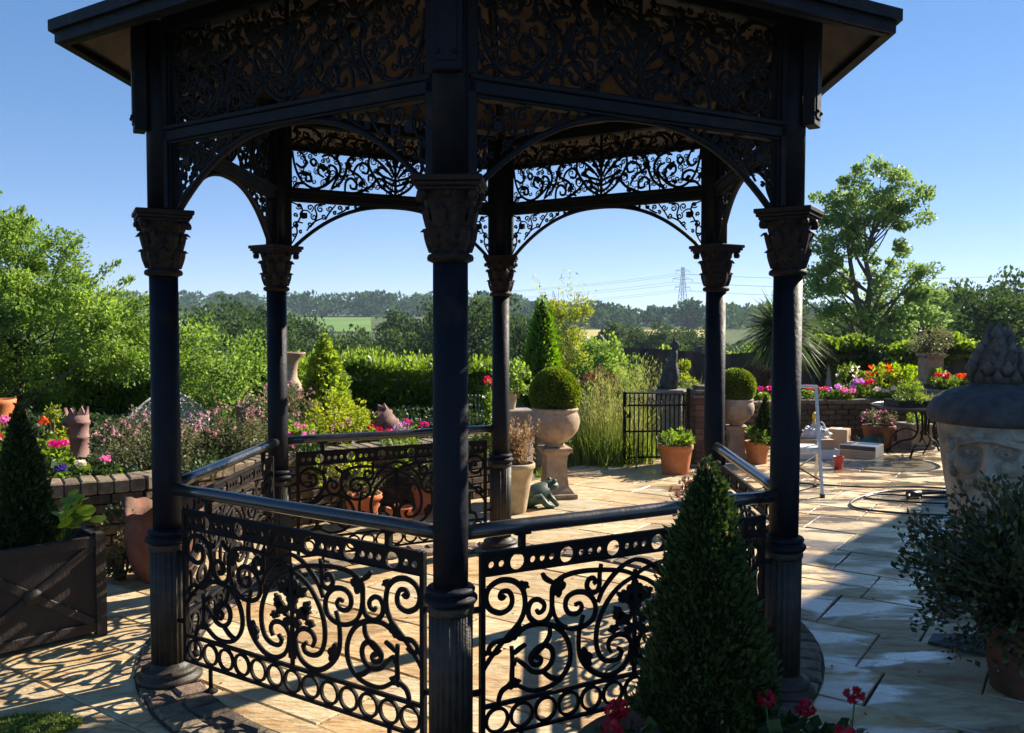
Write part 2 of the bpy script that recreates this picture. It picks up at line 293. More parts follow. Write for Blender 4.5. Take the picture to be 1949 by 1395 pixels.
class MB:
    """collects faces, builds one mesh"""
    def __init__(s): s.v = []; s.f = []; s.sm = []
    def add(s, vs, fs, smooth=False):
        b = len(s.v); s.v += [tuple(v) for v in vs]
        for f in fs: s.f.append([i + b for i in f]); s.sm.append(smooth)
        return s
    def box(s, x0, x1, y0, y1, z0, z1, ch=0.0, M=None):
        if ch <= 0:
            vs = [(x, y, z) for z in (z0, z1) for y in (y0, y1) for x in (x0, x1)]
            fs = [(0, 2, 3, 1), (4, 5, 7, 6), (0, 1, 5, 4), (2, 6, 7, 3), (0, 4, 6, 2), (1, 3, 7, 5)]
        else:
            c = min(ch, (x1 - x0) * .45, (y1 - y0) * .45, (z1 - z0) * .45)
            vs = []
            for (zz, ii) in ((z0, c), (z0 + c, 0), (z1 - c, 0), (z1, c)):
                vs += [(x0 + ii, y0 + ii, zz), (x1 - ii, y0 + ii, zz), (x1 - ii, y1 - ii, zz), (x0 + ii, y1 - ii, zz)]
            fs = [(3, 2, 1, 0), (12, 13, 14, 15)]
            for k in range(3):
                for i in range(4):
                    j = (i + 1) % 4; fs.append((k * 4 + i, k * 4 + j, k * 4 + 4 + j, k * 4 + 4 + i))
        if M is not None: vs = [tuple(M @ Vector(v)) for v in vs]
        return s.add(vs, fs)
    def lathe(s, prof, n=24, c=(0, 0), flute=0.0, nf=0, smooth=True, caps=True):
        vs = []; fs = []
        for (r, z) in prof:
            for i in range(n):
                a = 2 * math.pi * i / n
                rr = r * (1 - flute * (0.5 - 0.5 * math.cos(a * nf))) if nf else r
                vs.append((c[0] + rr * math.cos(a), c[1] + rr * math.sin(a), z))
        for k in range(len(prof) - 1):
            for i in range(n):
                j = (i + 1) % n; fs.append((k * n + i, k * n + j, k * n + n + j, k * n + n + i))
        s.add(vs, fs, smooth)
        if caps:
            b = len(s.v) - len(vs)
            s.f.append([b + i for i in reversed(range(n))]); s.sm.append(False)
            s.f.append([b + (len(prof) - 1) * n + i for i in range(n)]); s.sm.append(False)
        return s
    def tube(s, pts, r, n=8, smooth=True, caps=True):
        pts = [Vector(p) for p in pts]; m = len(pts)
        rs = list(r) if hasattr(r, '__len__') else [r] * m
        vs = []; fs = []; up = None
        for i, p in enumerate(pts):
            t = (pts[min(i + 1, m - 1)] - pts[max(i - 1, 0)])
            if t.length < 1e-9: t = Vector((0, 0, 1))
            t.normalize()
            if up is None:
                up = Vector((0, 0, 1)) if abs(t.z) < .9 else Vector((1, 0, 0))
            a = t.cross(up)
            if a.length < 1e-6: a = t.orthogonal()
            a.normalize(); b = a.cross(t).normalized(); up = b
            for k in range(n):
                an = 2 * math.pi * k / n
                vs.append(p + (a * math.cos(an) + b * math.sin(an)) * rs[i])
        for i in range(m - 1):
            for k in range(n):
                j = (k + 1) % n; fs.append((i * n + k, i * n + n + k, i * n + n + j, i * n + j))
        if caps:
            fs.append(tuple(range(n))); fs.append(tuple((m - 1) * n + k for k in reversed(range(n))))
        return s.add(vs, fs, smooth)
    def ribbon(s, pts, w, d, y=0.0, taper=True):
        """flat cast bar along a 2-d path (x, z), thickness d in y"""
        m = len(pts); vs = []; fs = []
        for i in range(m):
            a = pts[max(i - 1, 0)]; b = pts[min(i + 1, m - 1)]
            tx, tz = b[0] - a[0], b[1] - a[1]; l = math.hypot(tx, tz) or 1; nx, nz = -tz / l, tx / l
            ww = w
            if taper: ww = w * (0.74 + 0.26 * math.sin(math.pi * min(max(i / (m - 1), 0.0), 1.0)))
            for (u, q) in ((-.5, 0), (-.3, .5), (.3, .5), (.5, 0), (.3, -.5), (-.3, -.5)):
                vs.append((pts[i][0] + nx * ww * u, y + d * q, pts[i][1] + nz * ww * u))
        for i in range(m - 1):
            for k in range(6):
                j = (k + 1) % 6; fs.append((i * 6 + k, i * 6 + j, i * 6 + 6 + j, i * 6 + 6 + k))
        fs.append(tuple(reversed(range(6)))); fs.append(tuple((m - 1) * 6 + k for k in range(6)))
        return s.add(vs, fs, True)
    def plate(s, poly, d, y=0.0):
        """flat plate from a 2-d outline (x, z)"""
        n = len(poly)
        vs = [(p[0], y - d / 2, p[1]) for p in poly] + [(p[0], y + d / 2, p[1]) for p in poly]
        fs = [tuple(range(n)), tuple(reversed(range(n, 2 * n)))]
        for i in range(n):
            j = (i + 1) % n; fs.append((i, i + n, j + n, j))
        return s.add(vs, fs)
    def mesh(s, name, mat):
        me = bpy.data.meshes.new(name); me.from_pydata(s.v, [], s.f)
        me.polygons.foreach_set('use_smooth', s.sm)
        me.materials.append(MATS[mat]); me.update()
        return me
    def build(s, name, mat, parent=None, loc=(0, 0, 0), rz=0.0, rot=None, scale=None):
        return link(name, s.mesh(name, mat), parent, loc, rz, rot, scale)

def spline(P, n=8, closed=False):
    """catmull-rom through the points P"""
    out = []; m = len(P)
    for i in range(m - 1):
        p0 = P[max(i - 1, 0)]; p1 = P[i]; p2 = P[i + 1]; p3 = P[min(i + 2, m - 1)]
        for k in range(n):
            t = k / n
            out.append(tuple(0.5 * ((2 * p1[q]) + (-p0[q] + p2[q]) * t + (2 * p0[q] - 5 * p1[q] + 4 * p2[q] - p3[q]) * t * t
                                    + (-p0[q] + 3 * p1[q] - 3 * p2[q] + p3[q]) * t ** 3) for q in range(len(p1))))
    out.append(tuple(P[-1])); return out

def spiral(cx, cz, r0, r1, a0, turns, n=22, sgn=1):
    return [(cx + (r0 + (r1 - r0) * (k / n) ** 0.8) * math.cos(a0 + sgn * 2 * math.pi * turns * k / n),
             cz + (r0 + (r1 - r0) * (k / n) ** 0.8) * math.sin(a0 + sgn * 2 * math.pi * turns * k / n)) for k in range(n + 1)]

# ---- foliage
def unit(a): return a / np.maximum(np.linalg.norm(a, axis=1, keepdims=True), 1e-9)

class Leaves:
    """many small leaf faces gathered into one mesh"""
    def __init__(s): s.V = []; s.T = []
    def add(s, P, size, aspect=0.5, dirs=None, up=0.25, tint=None, spread=1.0, fold=0.18):
        P = np.asarray(P, float); n = len(P)
        if n == 0: return s
        d = rng.normal(size=(n, 3)); d = unit(d)
        if dirs is not None: d = unit(np.asarray(dirs, float) + d * spread)
        d[:, 2] += up; d = unit(d)
        q = unit(np.cross(d, unit(rng.normal(size=(n, 3)))))
        nn = np.cross(d, q)
        L = (np.asarray(size) * rng.uniform(0.65, 1.3, n))[:, None]; w = L * aspect * 0.5
        a = P - d * L * 0.5; e = P + d * L * 0.5
        l = P + q * w - nn * w * fold; r = P - q * w - nn * w * fold
        s.V.append(np.stack([a, l, e, r], 1).reshape(-1, 3))
        t = rng.uniform(0, 1, n) if tint is None else np.clip(np.asarray(tint) + rng.normal(0, .12, n), 0, 1)
        s.T.append(np.repeat(t, 4)); return s
    def blades(s, P, D, length, width, bend=0.4, seg=3, tint=None):
        """tapering grass or sword blades: base P, direction D, drooping"""
        P = np.asarray(P, float); D = unit(np.asarray(D, float)); n = len(P)
        L = np.asarray(length) * np.ones(n); t = rng.uniform(0, 1, n) if tint is None else np.clip(np.asarray(tint) + rng.normal(0, .12, n), 0, 1)
        sd = unit(np.cross(D, np.array([0, 0, 1.0]) + rng.normal(0, .2, (n, 3))))
        for k in range(seg):
            def pt(f):
                c = P + D * (L * f)[:, None]; c = c.copy(); c[:, 2] -= bend * L * f * f; return c
            f0, f1 = k / seg, (k + 1) / seg
            w0 = width * (1 - f0 ** 1.5) * .5 + width * .03; w1 = width * (1 - f1 ** 1.5) * .5 + width * .03
            p0, p1 = pt(f0), pt(f1)
            s.V.append(np.stack([p0 - sd * w0, p0 + sd * w0, p1 + sd * w1, p1 - sd * w1], 1).reshape(-1, 3)); s.T.append(np.repeat(t, 4))
        return s
    def mesh(s, name, mat):
        V = np.concatenate(s.V); T = np.concatenate(s.T); n = len(V) // 4
        me = bpy.data.meshes.new(name)
        me.vertices.add(len(V)); me.vertices.foreach_set('co', V.astype(np.float32).ravel())
        me.loops.add(len(V)); me.loops.foreach_set('vertex_index', np.arange(len(V), dtype=np.int32))
        me.polygons.add(n); me.polygons.foreach_set('loop_start', np.arange(0, len(V), 4, dtype=np.int32))
        at = me.attributes.new('tint', 'FLOAT', 'POINT'); at.data.foreach_set('value', T.astype(np.float32))
        me.materials.append(MATS[mat]); me.update(calc_edges=True)
        return me
    def build(s, name, mat, parent=None, loc=(0, 0, 0), rz=0.0, scale=None):
        return link(name, s.mesh(name, mat), parent, loc, rz, None, scale)

def ball_points(n, c, r, shell=0.0):
    d = unit(rng.normal(size=(n, 3))); u = rng.uniform(shell ** 3, 1, n) ** (1 / 3)
    return np.asarray(c) + d * u[:, None] * np.asarray(r), d

def clump_crown(lv, c, r, n_clump, per, leaf, clump_r, aspect=.5, shell=.45, up=.25, flat=1.0, zlight=0.35):
    """crown made of leaf clumps in an ellipsoid; clumps vary in tint so the crown has light and dark masses"""
    C, d = ball_points(n_clump, c, r, shell)
    for k in range(n_clump):
        cr = clump_r * rng.uniform(.6, 1.35)
        P, dd = ball_points(per, C[k], (cr, cr, cr * flat), .2)
        lv.add(P, leaf, aspect, dirs=dd * .6 + d[k] * .6, up=up, tint=np.full(per, np.clip(.5 + rng.normal(0, .2), 0, 1)))
    return C

def branches(mb, base, top, C, r0, n=14, lean=0.15):
    """tapering trunk from base to top plus limbs out to some of the clump centres C"""
    base = Vector(base); top = Vector(top); pts = []
    for k in range(7):
        f = k / 6; p = base.lerp(top, f)
        p += Vector((random.uniform(-1, 1), random.uniform(-1, 1), 0)) * lean * (top - base).length * .15 * (f > 0)
        pts.append(p)
    mb.tube(pts, [r0 * (1 - .75 * k / 6) for k in range(7)], 8)
    idx = np.linspace(0, len(C) - 1, min(n, len(C))).astype(int)
    for i in idx:
        c = Vector(C[i]); f = min(max((c.z - base.z) / max((top - base).length, .01) - .25, .15), .95)
        k = int(f * 6); s = pts[k].lerp(pts[min(k + 1, 6)], f * 6 - k)
        mid = s.lerp(c, .5) + Vector((0, 0, -.06 * (c - s).length))
        rr = r0 * (1 - .75 * f) * .55
        mb.tube([s, mid, c], [rr, rr * .6, rr * .2], 5)

# ================================================================== terrace paving
GX, GY, GR, GROT = -0.156, 4.816, 1.677, -1.6127     # gazebo centre, column circle, rotation
def in_view(x, y, m=1.0):
    return y > 1.2 and abs(x) < y * 0.62 + m

terrace = MB()
TER = [(-7.0, -3.0), (12.5, -3.0), (12.5, 13.2), (3.2, 13.2), (2.6, 11.2), (1.2, 10.9), (0.5, 10.2), (0.2, 9.5), (-0.5, 8.6), (-1.4, 8.0), (-2.1, 7.3), (-2.7, 6.4), (-3.4, 6.0), (-7.0, 5.4)]
def inside(poly, x, y):
    c = False; n = len(poly)
    for i in range(n):
        x1, y1 = poly[i]; x2, y2 = poly[i - 1]
        if (y1 > y) != (y2 > y) and x < (x2 - x1) * (y - y1) / (y2 - y1) + x1: c = not c
    return c
n = len(TER)
terrace.add([(x, y, -0.014) for x, y in TER] + [(x, y, -0.2) for x, y in TER],
            [tuple(range(n))] + [(i, n + i, n + (i + 1) % n, (i + 1) % n) for i in range(n)])
ter = tag(terrace.build('terrace', 'joint'), kind='structure')

# slabs: greedy random rectangles on a 0.28 m grid turned with the paving
A = R(-34.5); U = 0.285; ca, sa = math.cos(A), math.sin(A)
ORG = (-6.0, -3.5)
rs = random.Random(11)
def slab_world(u, v): return (ORG[0] + u * ca - v * sa, ORG[1] + u * sa + v * ca + 4.5)
cand = []; v = -3.0
while v < 18:
    h = rs.choice((.36, .45, .45, .56, .56, .62)); u = -6.0 + rs.uniform(0, .6)
    while u < 22:
        w = rs.choice((.42, .56, .56, .70, .84, .62)) * rs.uniform(.97, 1.03)
        parts = [(u, v, w, h)]
        if h > .5 and rs.random() < .22: f = rs.uniform(.4, .6); parts = [(u, v, w, h * f), (u, v + h * f, w, h * (1 - f))]
        for (pu, pv, pw_, ph_) in parts:
            cx, cy = slab_world(pu + pw_ / 2, pv + ph_ / 2)
            if inside(TER, cx, cy) and in_view(cx, cy, 1.4): cand.append((math.hypot(cx, cy), cx, cy, pw_, ph_))
        u += w
    v += h
cand.sort()
def slab_geo(mb, cx, cy, w, h, dz):
    g = 0.0048; c = 0.005; x, y = w / 2 - g, h / 2 - g
    jit = [(rs.uniform(-.004, .004), rs.uniform(-.004, .004)) for _ in range(4)]
    cor = [(-x + jit[0][0], -y + jit[0][1]), (x + jit[1][0], -y + jit[1][1]), (x + jit[2][0], y + jit[2][1]), (-x + jit[3][0], y + jit[3][1])]
    tl = [rs.uniform(-.003, .003) for _ in range(4)]
    vs = [(p[0], p[1], -0.05) for p in cor] + [(p[0], p[1], -c + dz) for p in cor] + \
         [(p[0] - math.copysign(c, p[0]), p[1] - math.copysign(c, p[1]), dz + tl[k]) for k, p in enumerate(cor)]
    vs = [(cx + p[0] * ca - p[1] * sa, cy + p[0] * sa + p[1] * ca, p[2]) for p in vs]
    fs = [(8, 9, 10, 11)]
    for k in (0, 1):
        for i in range(4):
            q = (i + 1) % 4; fs.append((k * 4 + i, k * 4 + q, k * 4 + 4 + q, k * 4 + 4 + i))
    mb.add(vs, fs)
rest = MB()
for k, (d, cx, cy, w, h) in enumerate(cand):
    dz = rs.uniform(-.002, .003)
    if k < 290:
        mb = MB(); slab_geo(mb, 0, 0, w, h, dz)
        mb.build('slab', 'sandstone', ter, (cx, cy, 0))
    else: slab_geo(rest, cx, cy, w, h, dz)
if rest.v: tag(rest.build('slab_paving', 'sandstone', ter), kind='stuff')

# scattered grit and fallen leaves on the paving
fl_ = Leaves(); nn_ = 420; X = rng.uniform(-3, 5.5, nn_); Y = rng.uniform(2.6, 11, nn_)
okk = np.array([inside(TER, x, y) for x, y in zip(X, Y)]); fl_.add(np.stack([X, Y, np.full(nn_, .008)], 1)[okk], .020, .6, dirs=np.stack([rng.normal(size=nn_), rng.normal(size=nn_), np.zeros(nn_)], 1)[okk], up=0, spread=.15)
tag(fl_.build('fallen_leaves', 'leaf_dry'), 'small fallen leaves and bits scattered on the paving', 'leaf litter', kind='stuff')
# ring of dark setts under the columns
ring = MB(); nseg = 72
vs = []; fs = []
for k in range(nseg):
    a = 2 * math.pi * k / nseg
    for r in (1.548, 1.832): vs.append((GX + r * math.cos(a), GY + r * math.sin(a), 0.007))
for k in range(nseg):
    q = (k + 1) % nseg; fs.append((2 * k, 2 * k + 1, 2 * q + 1, 2 * q))
ring.add(vs, fs)
sring = tag(ring.build('sett_ring', 'soil'), kind='structure')
variants = []
for v in range(6):
    mb = MB(); w, h = 0.126 * rs.uniform(.86, 1.0), 0.128 * rs.uniform(.88, 1.0)
    q = [rs.uniform(-.011, .011) for _ in range(8)]
    vs = []
    for (z, ins) in ((-0.03, 0), (0.010, 0), (0.019, .012)):
        for kk, (sx, sy) in enumerate(((-1, -1), (1, -1), (1, 1), (-1, 1))):
            vs.append((sx * (w / 2 - ins) + q[kk], sy * (h / 2 - ins) + q[kk + 4], z))
    fs = [(8, 9, 10, 11)] + [(k * 4 + i, k * 4 + (i + 1) % 4, k * 4 + 4 + (i + 1) % 4, k * 4 + 4 + i) for k in (0, 1) for i in range(4)]
    mb.add(vs, fs); variants.append(mb.mesh('sett', 'sett'))
for row, r in enumerate((1.619, 1.760)):
    cnt = int(2 * math.pi * r / 0.136)
    for k in range(cnt):
        a = 2 * math.pi * (k + row * .5) / cnt
        x, y = GX + r * math.cos(a), GY + r * math.sin(a)
        if not in_view(x, y, .5): continue
        link('sett', rs.choice(variants), sring, (x, y, rs.uniform(-.002, .003)), a + math.pi / 2 + rs.uniform(-.04, .04))

# ================================================================== gazebo
gz = empty('gazebo', (GX, GY, 0), GROT, 'dark blue-black cast-iron hexagonal gazebo with scrollwork railings and arched openings', 'gazebo')
H6 = math.pi / 3
def colpos(k, r=GR): return (r * math.cos(-H6 * k), r * math.sin(-H6 * k))

# --- column meshes, shared by the six columns
shaft = MB().lathe([(.0655, .70), (.066, 1.0), (.0645, 1.955)], 28)
shaft.lathe([(.066, 2.236), (.066, 3.10)], 24)
shaft_me = shaft.mesh('column', 'iron')
ped = MB().lathe([(.083, .075), (.083, .655)], 80, flute=.10, nf=20)
ped.lathe([(.084, .640), (.088, .650), (.088, .668), (.082, .676)], 28)
ped_me = ped.mesh('pedestal', 'iron_worn')
collar_me = MB().lathe([(.074, .676), (.094, .680), (.101, .690), (.101, .700), (.093, .708), (.080, .711), (.080, .716), (.090, .722), (.092, .730), (.086, .738), (.070, .744)], 32).mesh('collar', 'iron')
base_me = MB().lathe([(.148, .016), (.150, .028), (.145, .040), (.128, .046), (.126, .052), (.131, .060), (.128, .070), (.108, .076), (.094, .086), (.086, .098), (.083, .102)], 36).mesh('base', 'iron_worn')
cap = MB()
cap.lathe([(.066, 1.935), (.084, 1.943), (.086, 1.953), (.082, 1.963), (.068, 1.970), (.072, 2.00), (.078, 2.06), (.088, 2.13), (.100, 2.175), (.108, 2.19)], 28)
for (z0, z1, hw) in ((2.186, 2.200, .108), (2.200, 2.216, .118), (2.216, 2.238, .126)):
    cap.box(-hw, hw, -hw, hw, z0, z1 - .0005, .003)
def acanthus(mb, ang, z0, h, r0, r1, w):
    """one curling leaf on the bell"""
    rows = 6; vs = []; fs = []
    for i in range(rows + 1):
        f = i / rows
        rad = r0 + (r1 - r0) * f ** 2 + .012 * math.sin(f * 3.1)
        z = z0 + h * (f if f < .85 else .85 - (f - .85) * .9)
        ww = w * math.sin(math.pi * (0.18 + .74 * f)) * (1 + .18 * (-1) ** i)
        if i == rows: rad += .012
        for u, o in ((-1, 0), (-.5, .006), (0, .012), (.5, .006), (1, 0)):
            a = ang + u * ww / max(rad, .01)
            vs.append(((rad + o) * math.cos(a), (rad + o) * math.sin(a), z))
    for i in range(rows):
        for u in range(4): fs.append((i * 5 + u, i * 5 + u + 1, i * 5 + 6 + u, i * 5 + 5 + u))
    mb.add(vs, fs)
for k in range(8):
    acanthus(cap, k * math.pi / 4, 1.972, .105, .068, .088, .030)
    acanthus(cap, (k + .5) * math.pi / 4, 2.02, .14, .070, .104, .034)
for k in range(4):     # corner volutes and face rosettes
    a = math.pi / 4 + k * math.pi / 2
    c = (.128 * math.cos(a), .128 * math.sin(a))
    cap.lathe([(.002, 2.150), (.016, 2.152), (.021, 2.166), (.019, 2.182), (.010, 2.187)], 10, c)
    b = k * math.pi / 2
    cap.lathe([(.002, 2.158), (.014, 2.160), (.017, 2.172), (.013, 2.186)], 8, (.112 * math.cos(b), .112 * math.sin(b)))
cap_me = cap.mesh('capital', 'bronze')
# posts beside the upper shaft that carry arch and frieze, plus outer cover plate
post = MB()
for s in (1, -1):
    M = Matrix.Rotation(math.pi - s * R(60), 4, 'Z')
    post.box(.055, .098, -.022, .022, 2.242, 3.09, .003, M)
    post.box(.050, .086, -.034, .034, 2.246, 3.085, .003, M)
    post.box(.060, .104, -.010, .010, 2.25, 3.08, 0, M)
post_me = post.mesh('post', 'iron')
plate_me = MB().box(.066, .118, -.055, .055, 2.60, 3.09, .004).box(.118, .124, -.035, .035, 2.63, 3.07, .003).mesh('cover_plate', 'iron')
bolt_me = MB().lathe([(.002, 0), (.009, .001), (.009, .005), (.005, .009), (.001, .010)], 8).mesh('bolt', 'iron')
for k in range(6):
    x, y = colpos(k)
    c = link('column', shaft_me, gz, (x, y, 0), -H6 * k)
    for nm, me in (('pedestal', ped_me), ('collar', collar_me), ('base', base_me), ('capital', cap_me), ('post', post_me), ('cover_plate', plate_me)):
        link(nm, me, c)
    for sy in (-.03, .03):
        link('bolt', bolt_me, c, (.124, sy, 2.66), rot=(0, R(90), 0))

# --- railing panel (traced scrollwork; left half mirrored)
PW0, PW1 = .120, 1.557; PC = (PW0 + PW1) / 2; PH = PC - PW0
ZB, ZR0, ZR1, ZS0, ZS1, ZT = .120, .134, .240, .257, .752, .838
def tz(x, y):        # tracing units -> panel (s, z)
    s = PW0 + (x - 170) / 975 * PH
    yb = 1225 - .185 * (x - 170); yt = 350 - .1026 * (x - 170)
    return (s, ZS0 + (yb - y) / (yb - yt) * (ZS1 - ZS0))
HALF = [
    [(318, 478), (300, 500), (285, 485), (300, 452), (338, 455), (358, 505), (345, 565), (290, 597), (228, 565), (205, 495), (225, 420), (290, 375), (365, 385), (418, 440), (435, 520), (428, 600), (400, 670), (355, 730), (300, 800), (245, 880), (205, 950), (180, 1010)],
    [(505, 590), (520, 612), (548, 590), (550, 550), (515, 520), (475, 530), (455, 580), (465, 640), (515, 682), (570, 660), (598, 600), (600, 520), (605, 440), (650, 385), (720, 355), (800, 342), (900, 340), (1000, 345), (1080, 358), (1145, 385)],
    [(745, 570), (775, 560), (790, 590), (760, 630), (710, 625), (685, 580), (695, 520), (745, 485), (815, 490), (865, 540), (880, 610), (855, 680), (790, 725), (715, 730), (650, 695), (615, 630), (603, 560)],
    [(865, 432), (880, 415), (860, 392), (832, 405), (822, 450), (850, 490), (890, 480), (905, 430), (905, 370), (915, 300)],
    [(895, 560), (925, 480), (975, 405), (1040, 335), (1100, 295), (1145, 280)],
    [(800, 640), (775, 740), (770, 840), (780, 920), (810, 980), (860, 1030), (930, 1062), (1010, 1050), (1075, 1000), (1110, 930), (1118, 860)],
    [(1145, 390), (1060, 440), (990, 510), (935, 600), (900, 690), (885, 780), (890, 870), (920, 940), (975, 965), (1035, 950), (1055, 905), (1030, 878)],
    [(1050, 890), (1060, 915)],
    [(985, 905), (965, 860), (985, 810), (1040, 785), (1095, 800), (1122, 850), (1125, 920), (1130, 1000)],
    [(395, 1100), (470, 1140), (560, 1130), (640, 1085), (700, 1000), (718, 900), (695, 800), (640, 725), (560, 690), (470, 692), (400, 730), (340, 785), (265, 790), (225, 830), (228, 868), (262, 870), (290, 845)],
    [(355, 830), (360, 930), (358, 1020), (352, 1085), (300, 1130), (280, 1190), (282, 1210)],
    [(588, 715), (585, 770), (555, 830), (510, 880), (470, 930)],
    [(500, 930), (515, 912), (535, 930), (520, 965), (485, 960), (468, 920), (490, 875), (540, 835), (590, 850), (608, 905), (590, 970), (540, 1015), (480, 1010), (440, 970), (385, 920), (370, 960)],
    [(545, 1015), (600, 1060), (650, 1070)],
    [(440, 820), (400, 850), (368, 880)],
    [(540, 345), (560, 380), (605, 410)],
    [(1380, 1050), (1300, 960), (1240, 960)],
    [(190, 870), (215, 865)],
]
HALF = [h for h in HALF if max(p[0] for p in h) <= 1150]
def mirror(pts): return [(2 * PC - p[0], p[1]) for p in pts]
scroll_mes = []
for h in HALF:
    pts = spline([tz(*p) for p in h], 4 if len(h) > 4 else 3)
    for q in (pts, mirror(pts)):
        mb = MB(); mb.ribbon(q, .0245, .016); scroll_mes.append(mb.mesh('scroll', 'iron_black'))
# leaf lumps on the scrolls
def leafplate(mb, cx, cz, r, ang, lobes=5, stretch=1.5, d=.012, y=0.0):
    poly = []
    for k in range(lobes * 4):
        a = 2 * math.pi * k / (lobes * 4)
        rr = r * (.72 + .34 * abs(math.cos(a * lobes / 2)))
        u, v = rr * math.cos(a) * stretch, rr * math.sin(a)
        poly.append((cx + u * math.cos(ang) - v * math.sin(ang), cz + u * math.sin(ang) + v * math.cos(ang)))
    mb.plate(poly, d, y)
lump_mes = []
for (x, y, r, a) in ((640, 440, .030, 1.2), (380, 735, .022, .9), (815, 930, .030, -1.0), (370, 1085, .020, .3), (430, 415, .016, -.5)):
    s, z = tz(x, y)
    for (q, b) in ((s, a), (2 * PC - s, math.pi - a)):
        mb = MB(); leafplate(mb, q, z, r, b); lump_mes.append(mb.mesh('leaf_ornament', 'iron_black'))
# central palmette
pal = MB()
s0, zb = PC, tz(1145, 1040)[1]
pal.ribbon([(PC, ZS0 - .005), (PC, ZS0 + .2), (PC, ZS1 - .06)], .022, .016, taper=False)
for (dx, dz, r, a, st) in ((0, .345, .040, math.pi / 2, 1.25), (.052, .325, .028, .5, 1.5), (-.052, .325, .028, math.pi - .5, 1.5), (.062, .235, .030, .3, 1.6), (-.062, .235, .030, math.pi - .3, 1.6),
                           (.085, .265, .022, 1.0, 1.5), (-.085, .265, .022, math.pi - 1.0, 1.5), (.030, .185, .020, -.7, 1.6), (-.030, .185, .020, math.pi + .7, 1.6), (.105, .20, .018, -.2, 1.6), (-.105, .20, .018, math.pi + .2, 1.6), (0, .275, .032, math.pi / 2, 1.3)):
    leafplate(pal, PC + dx, ZS0 + dz, r, a, 5, st)
pal_me = pal.mesh('palmette', 'iron_black')
# frame bars
fr = MB()
fr.box(PW0, PW1, -.009, .009, ZB, ZR0, .002)
fr.box(PW0 + .016, PW1 - .016, -.0085, .0085, ZR1, ZS0, .002)
fr.box(PW0, PW0 + .020, -.0105, .0105, ZR0 + .001, ZT + .012, .003); fr.box(PW1 - .020, PW1, -.0105, .0105, ZR0 + .001, ZT + .012, .003)
fr.box(PW0 + .0205, PW1 - .0205, -.012, .012, ZT - .006, ZT + .011, .003)
fr.box(PW0 + .0205, PW1 - .0205, -.010, .010, ZS1 + .001, ZS1 + .008, .002)
for s in (.30, 1.377):
    fr.box(s - .012, s + .012, -.012, .012, ZT + .0115, .905, .002); fr.box(s - .035, s + .035, -.016, .016, .900, .908, .002)
    fr.lathe([(.010, .02), (.010, ZB + .004)], 10, (s, 0)); fr.lathe([(.032, .012), (.032, .018), (.018, .026), (.010, .034)], 14, (s, 0))
for zz in (.30, .62):     # lugs into the columns
    fr.box(.07, PW0 - .0005, -.008, .008, zz, zz + .022, .002); fr.box(PW1 + .0005, 1.607, -.008, .008, zz, zz + .022, .002)
frame_me = fr.mesh('panel_frame', 'iron_black')
# pierced band with round holes
def pierced(mb, x0, x1, z0, z1, holes, d):
    """plate x0..x1, z0..z1 cut by a row of round holes (cx, r): built cell by cell"""
    zc = (z0 + z1) / 2
    edges = [x0] + [(holes[i][0] + holes[i + 1][0] + holes[i][1] - holes[i + 1][1]) / 2 for i in range(len(holes) - 1)] + [x1]
    for (cx, r), a, b in zip(holes, edges[:-1], edges[1:]):
        m = 16; inner = []; outer = []
        for k in range(m):
            t = 2 * math.pi * (k + .5) / m; dx, dz = math.cos(t), math.sin(t)
            inner.append((cx + r * dx, zc + r * dz))
            sx = ((b - cx) if dx > 0 else (cx - a)) / max(abs(dx), 1e-6); sz = (z1 - zc) / max(abs(dz), 1e-6)
            q = min(sx, sz); outer.append([cx + q * dx, zc + q * dz])
        for (ux, uz) in ((a, z0), (a, z1), (b, z0), (b, z1)):
            i = min(range(m), key=lambda i: (outer[i][0] - ux) ** 2 + (outer[i][1] - uz) ** 2); outer[i] = [ux, uz]
        vs = []
        for y in (-d / 2, d / 2): vs += [(p[0], y, p[1]) for p in inner] + [(p[0], y, p[1]) for p in outer]
        fs = []
        for k in range(m):
            j = (k + 1) % m
            fs += [(k, j, m + j, m + k), (2 * m + k, 3 * m + k, 3 * m + j, 2 * m + j), (k, 2 * m + k, 2 * m + j, j)]
        mb.add(vs, fs)
holes = []
pit = .2235
for g in range(-3, 4):
    for q in (-1, 0, 1): holes.append((PC + g * pit + q * .043, .0135))
    if g < 3: holes.append((PC + (g + .5) * pit, .0325))
holes = [h for h in holes if PW0 + .03 < h[0] < PW1 - .03]
band = MB(); pierced(band, PW0 + .0205, PW1 - .0205, ZS1 + .0085, ZT - .0065, holes, .012)
band_me = band.mesh('pierced_band', 'iron_black')
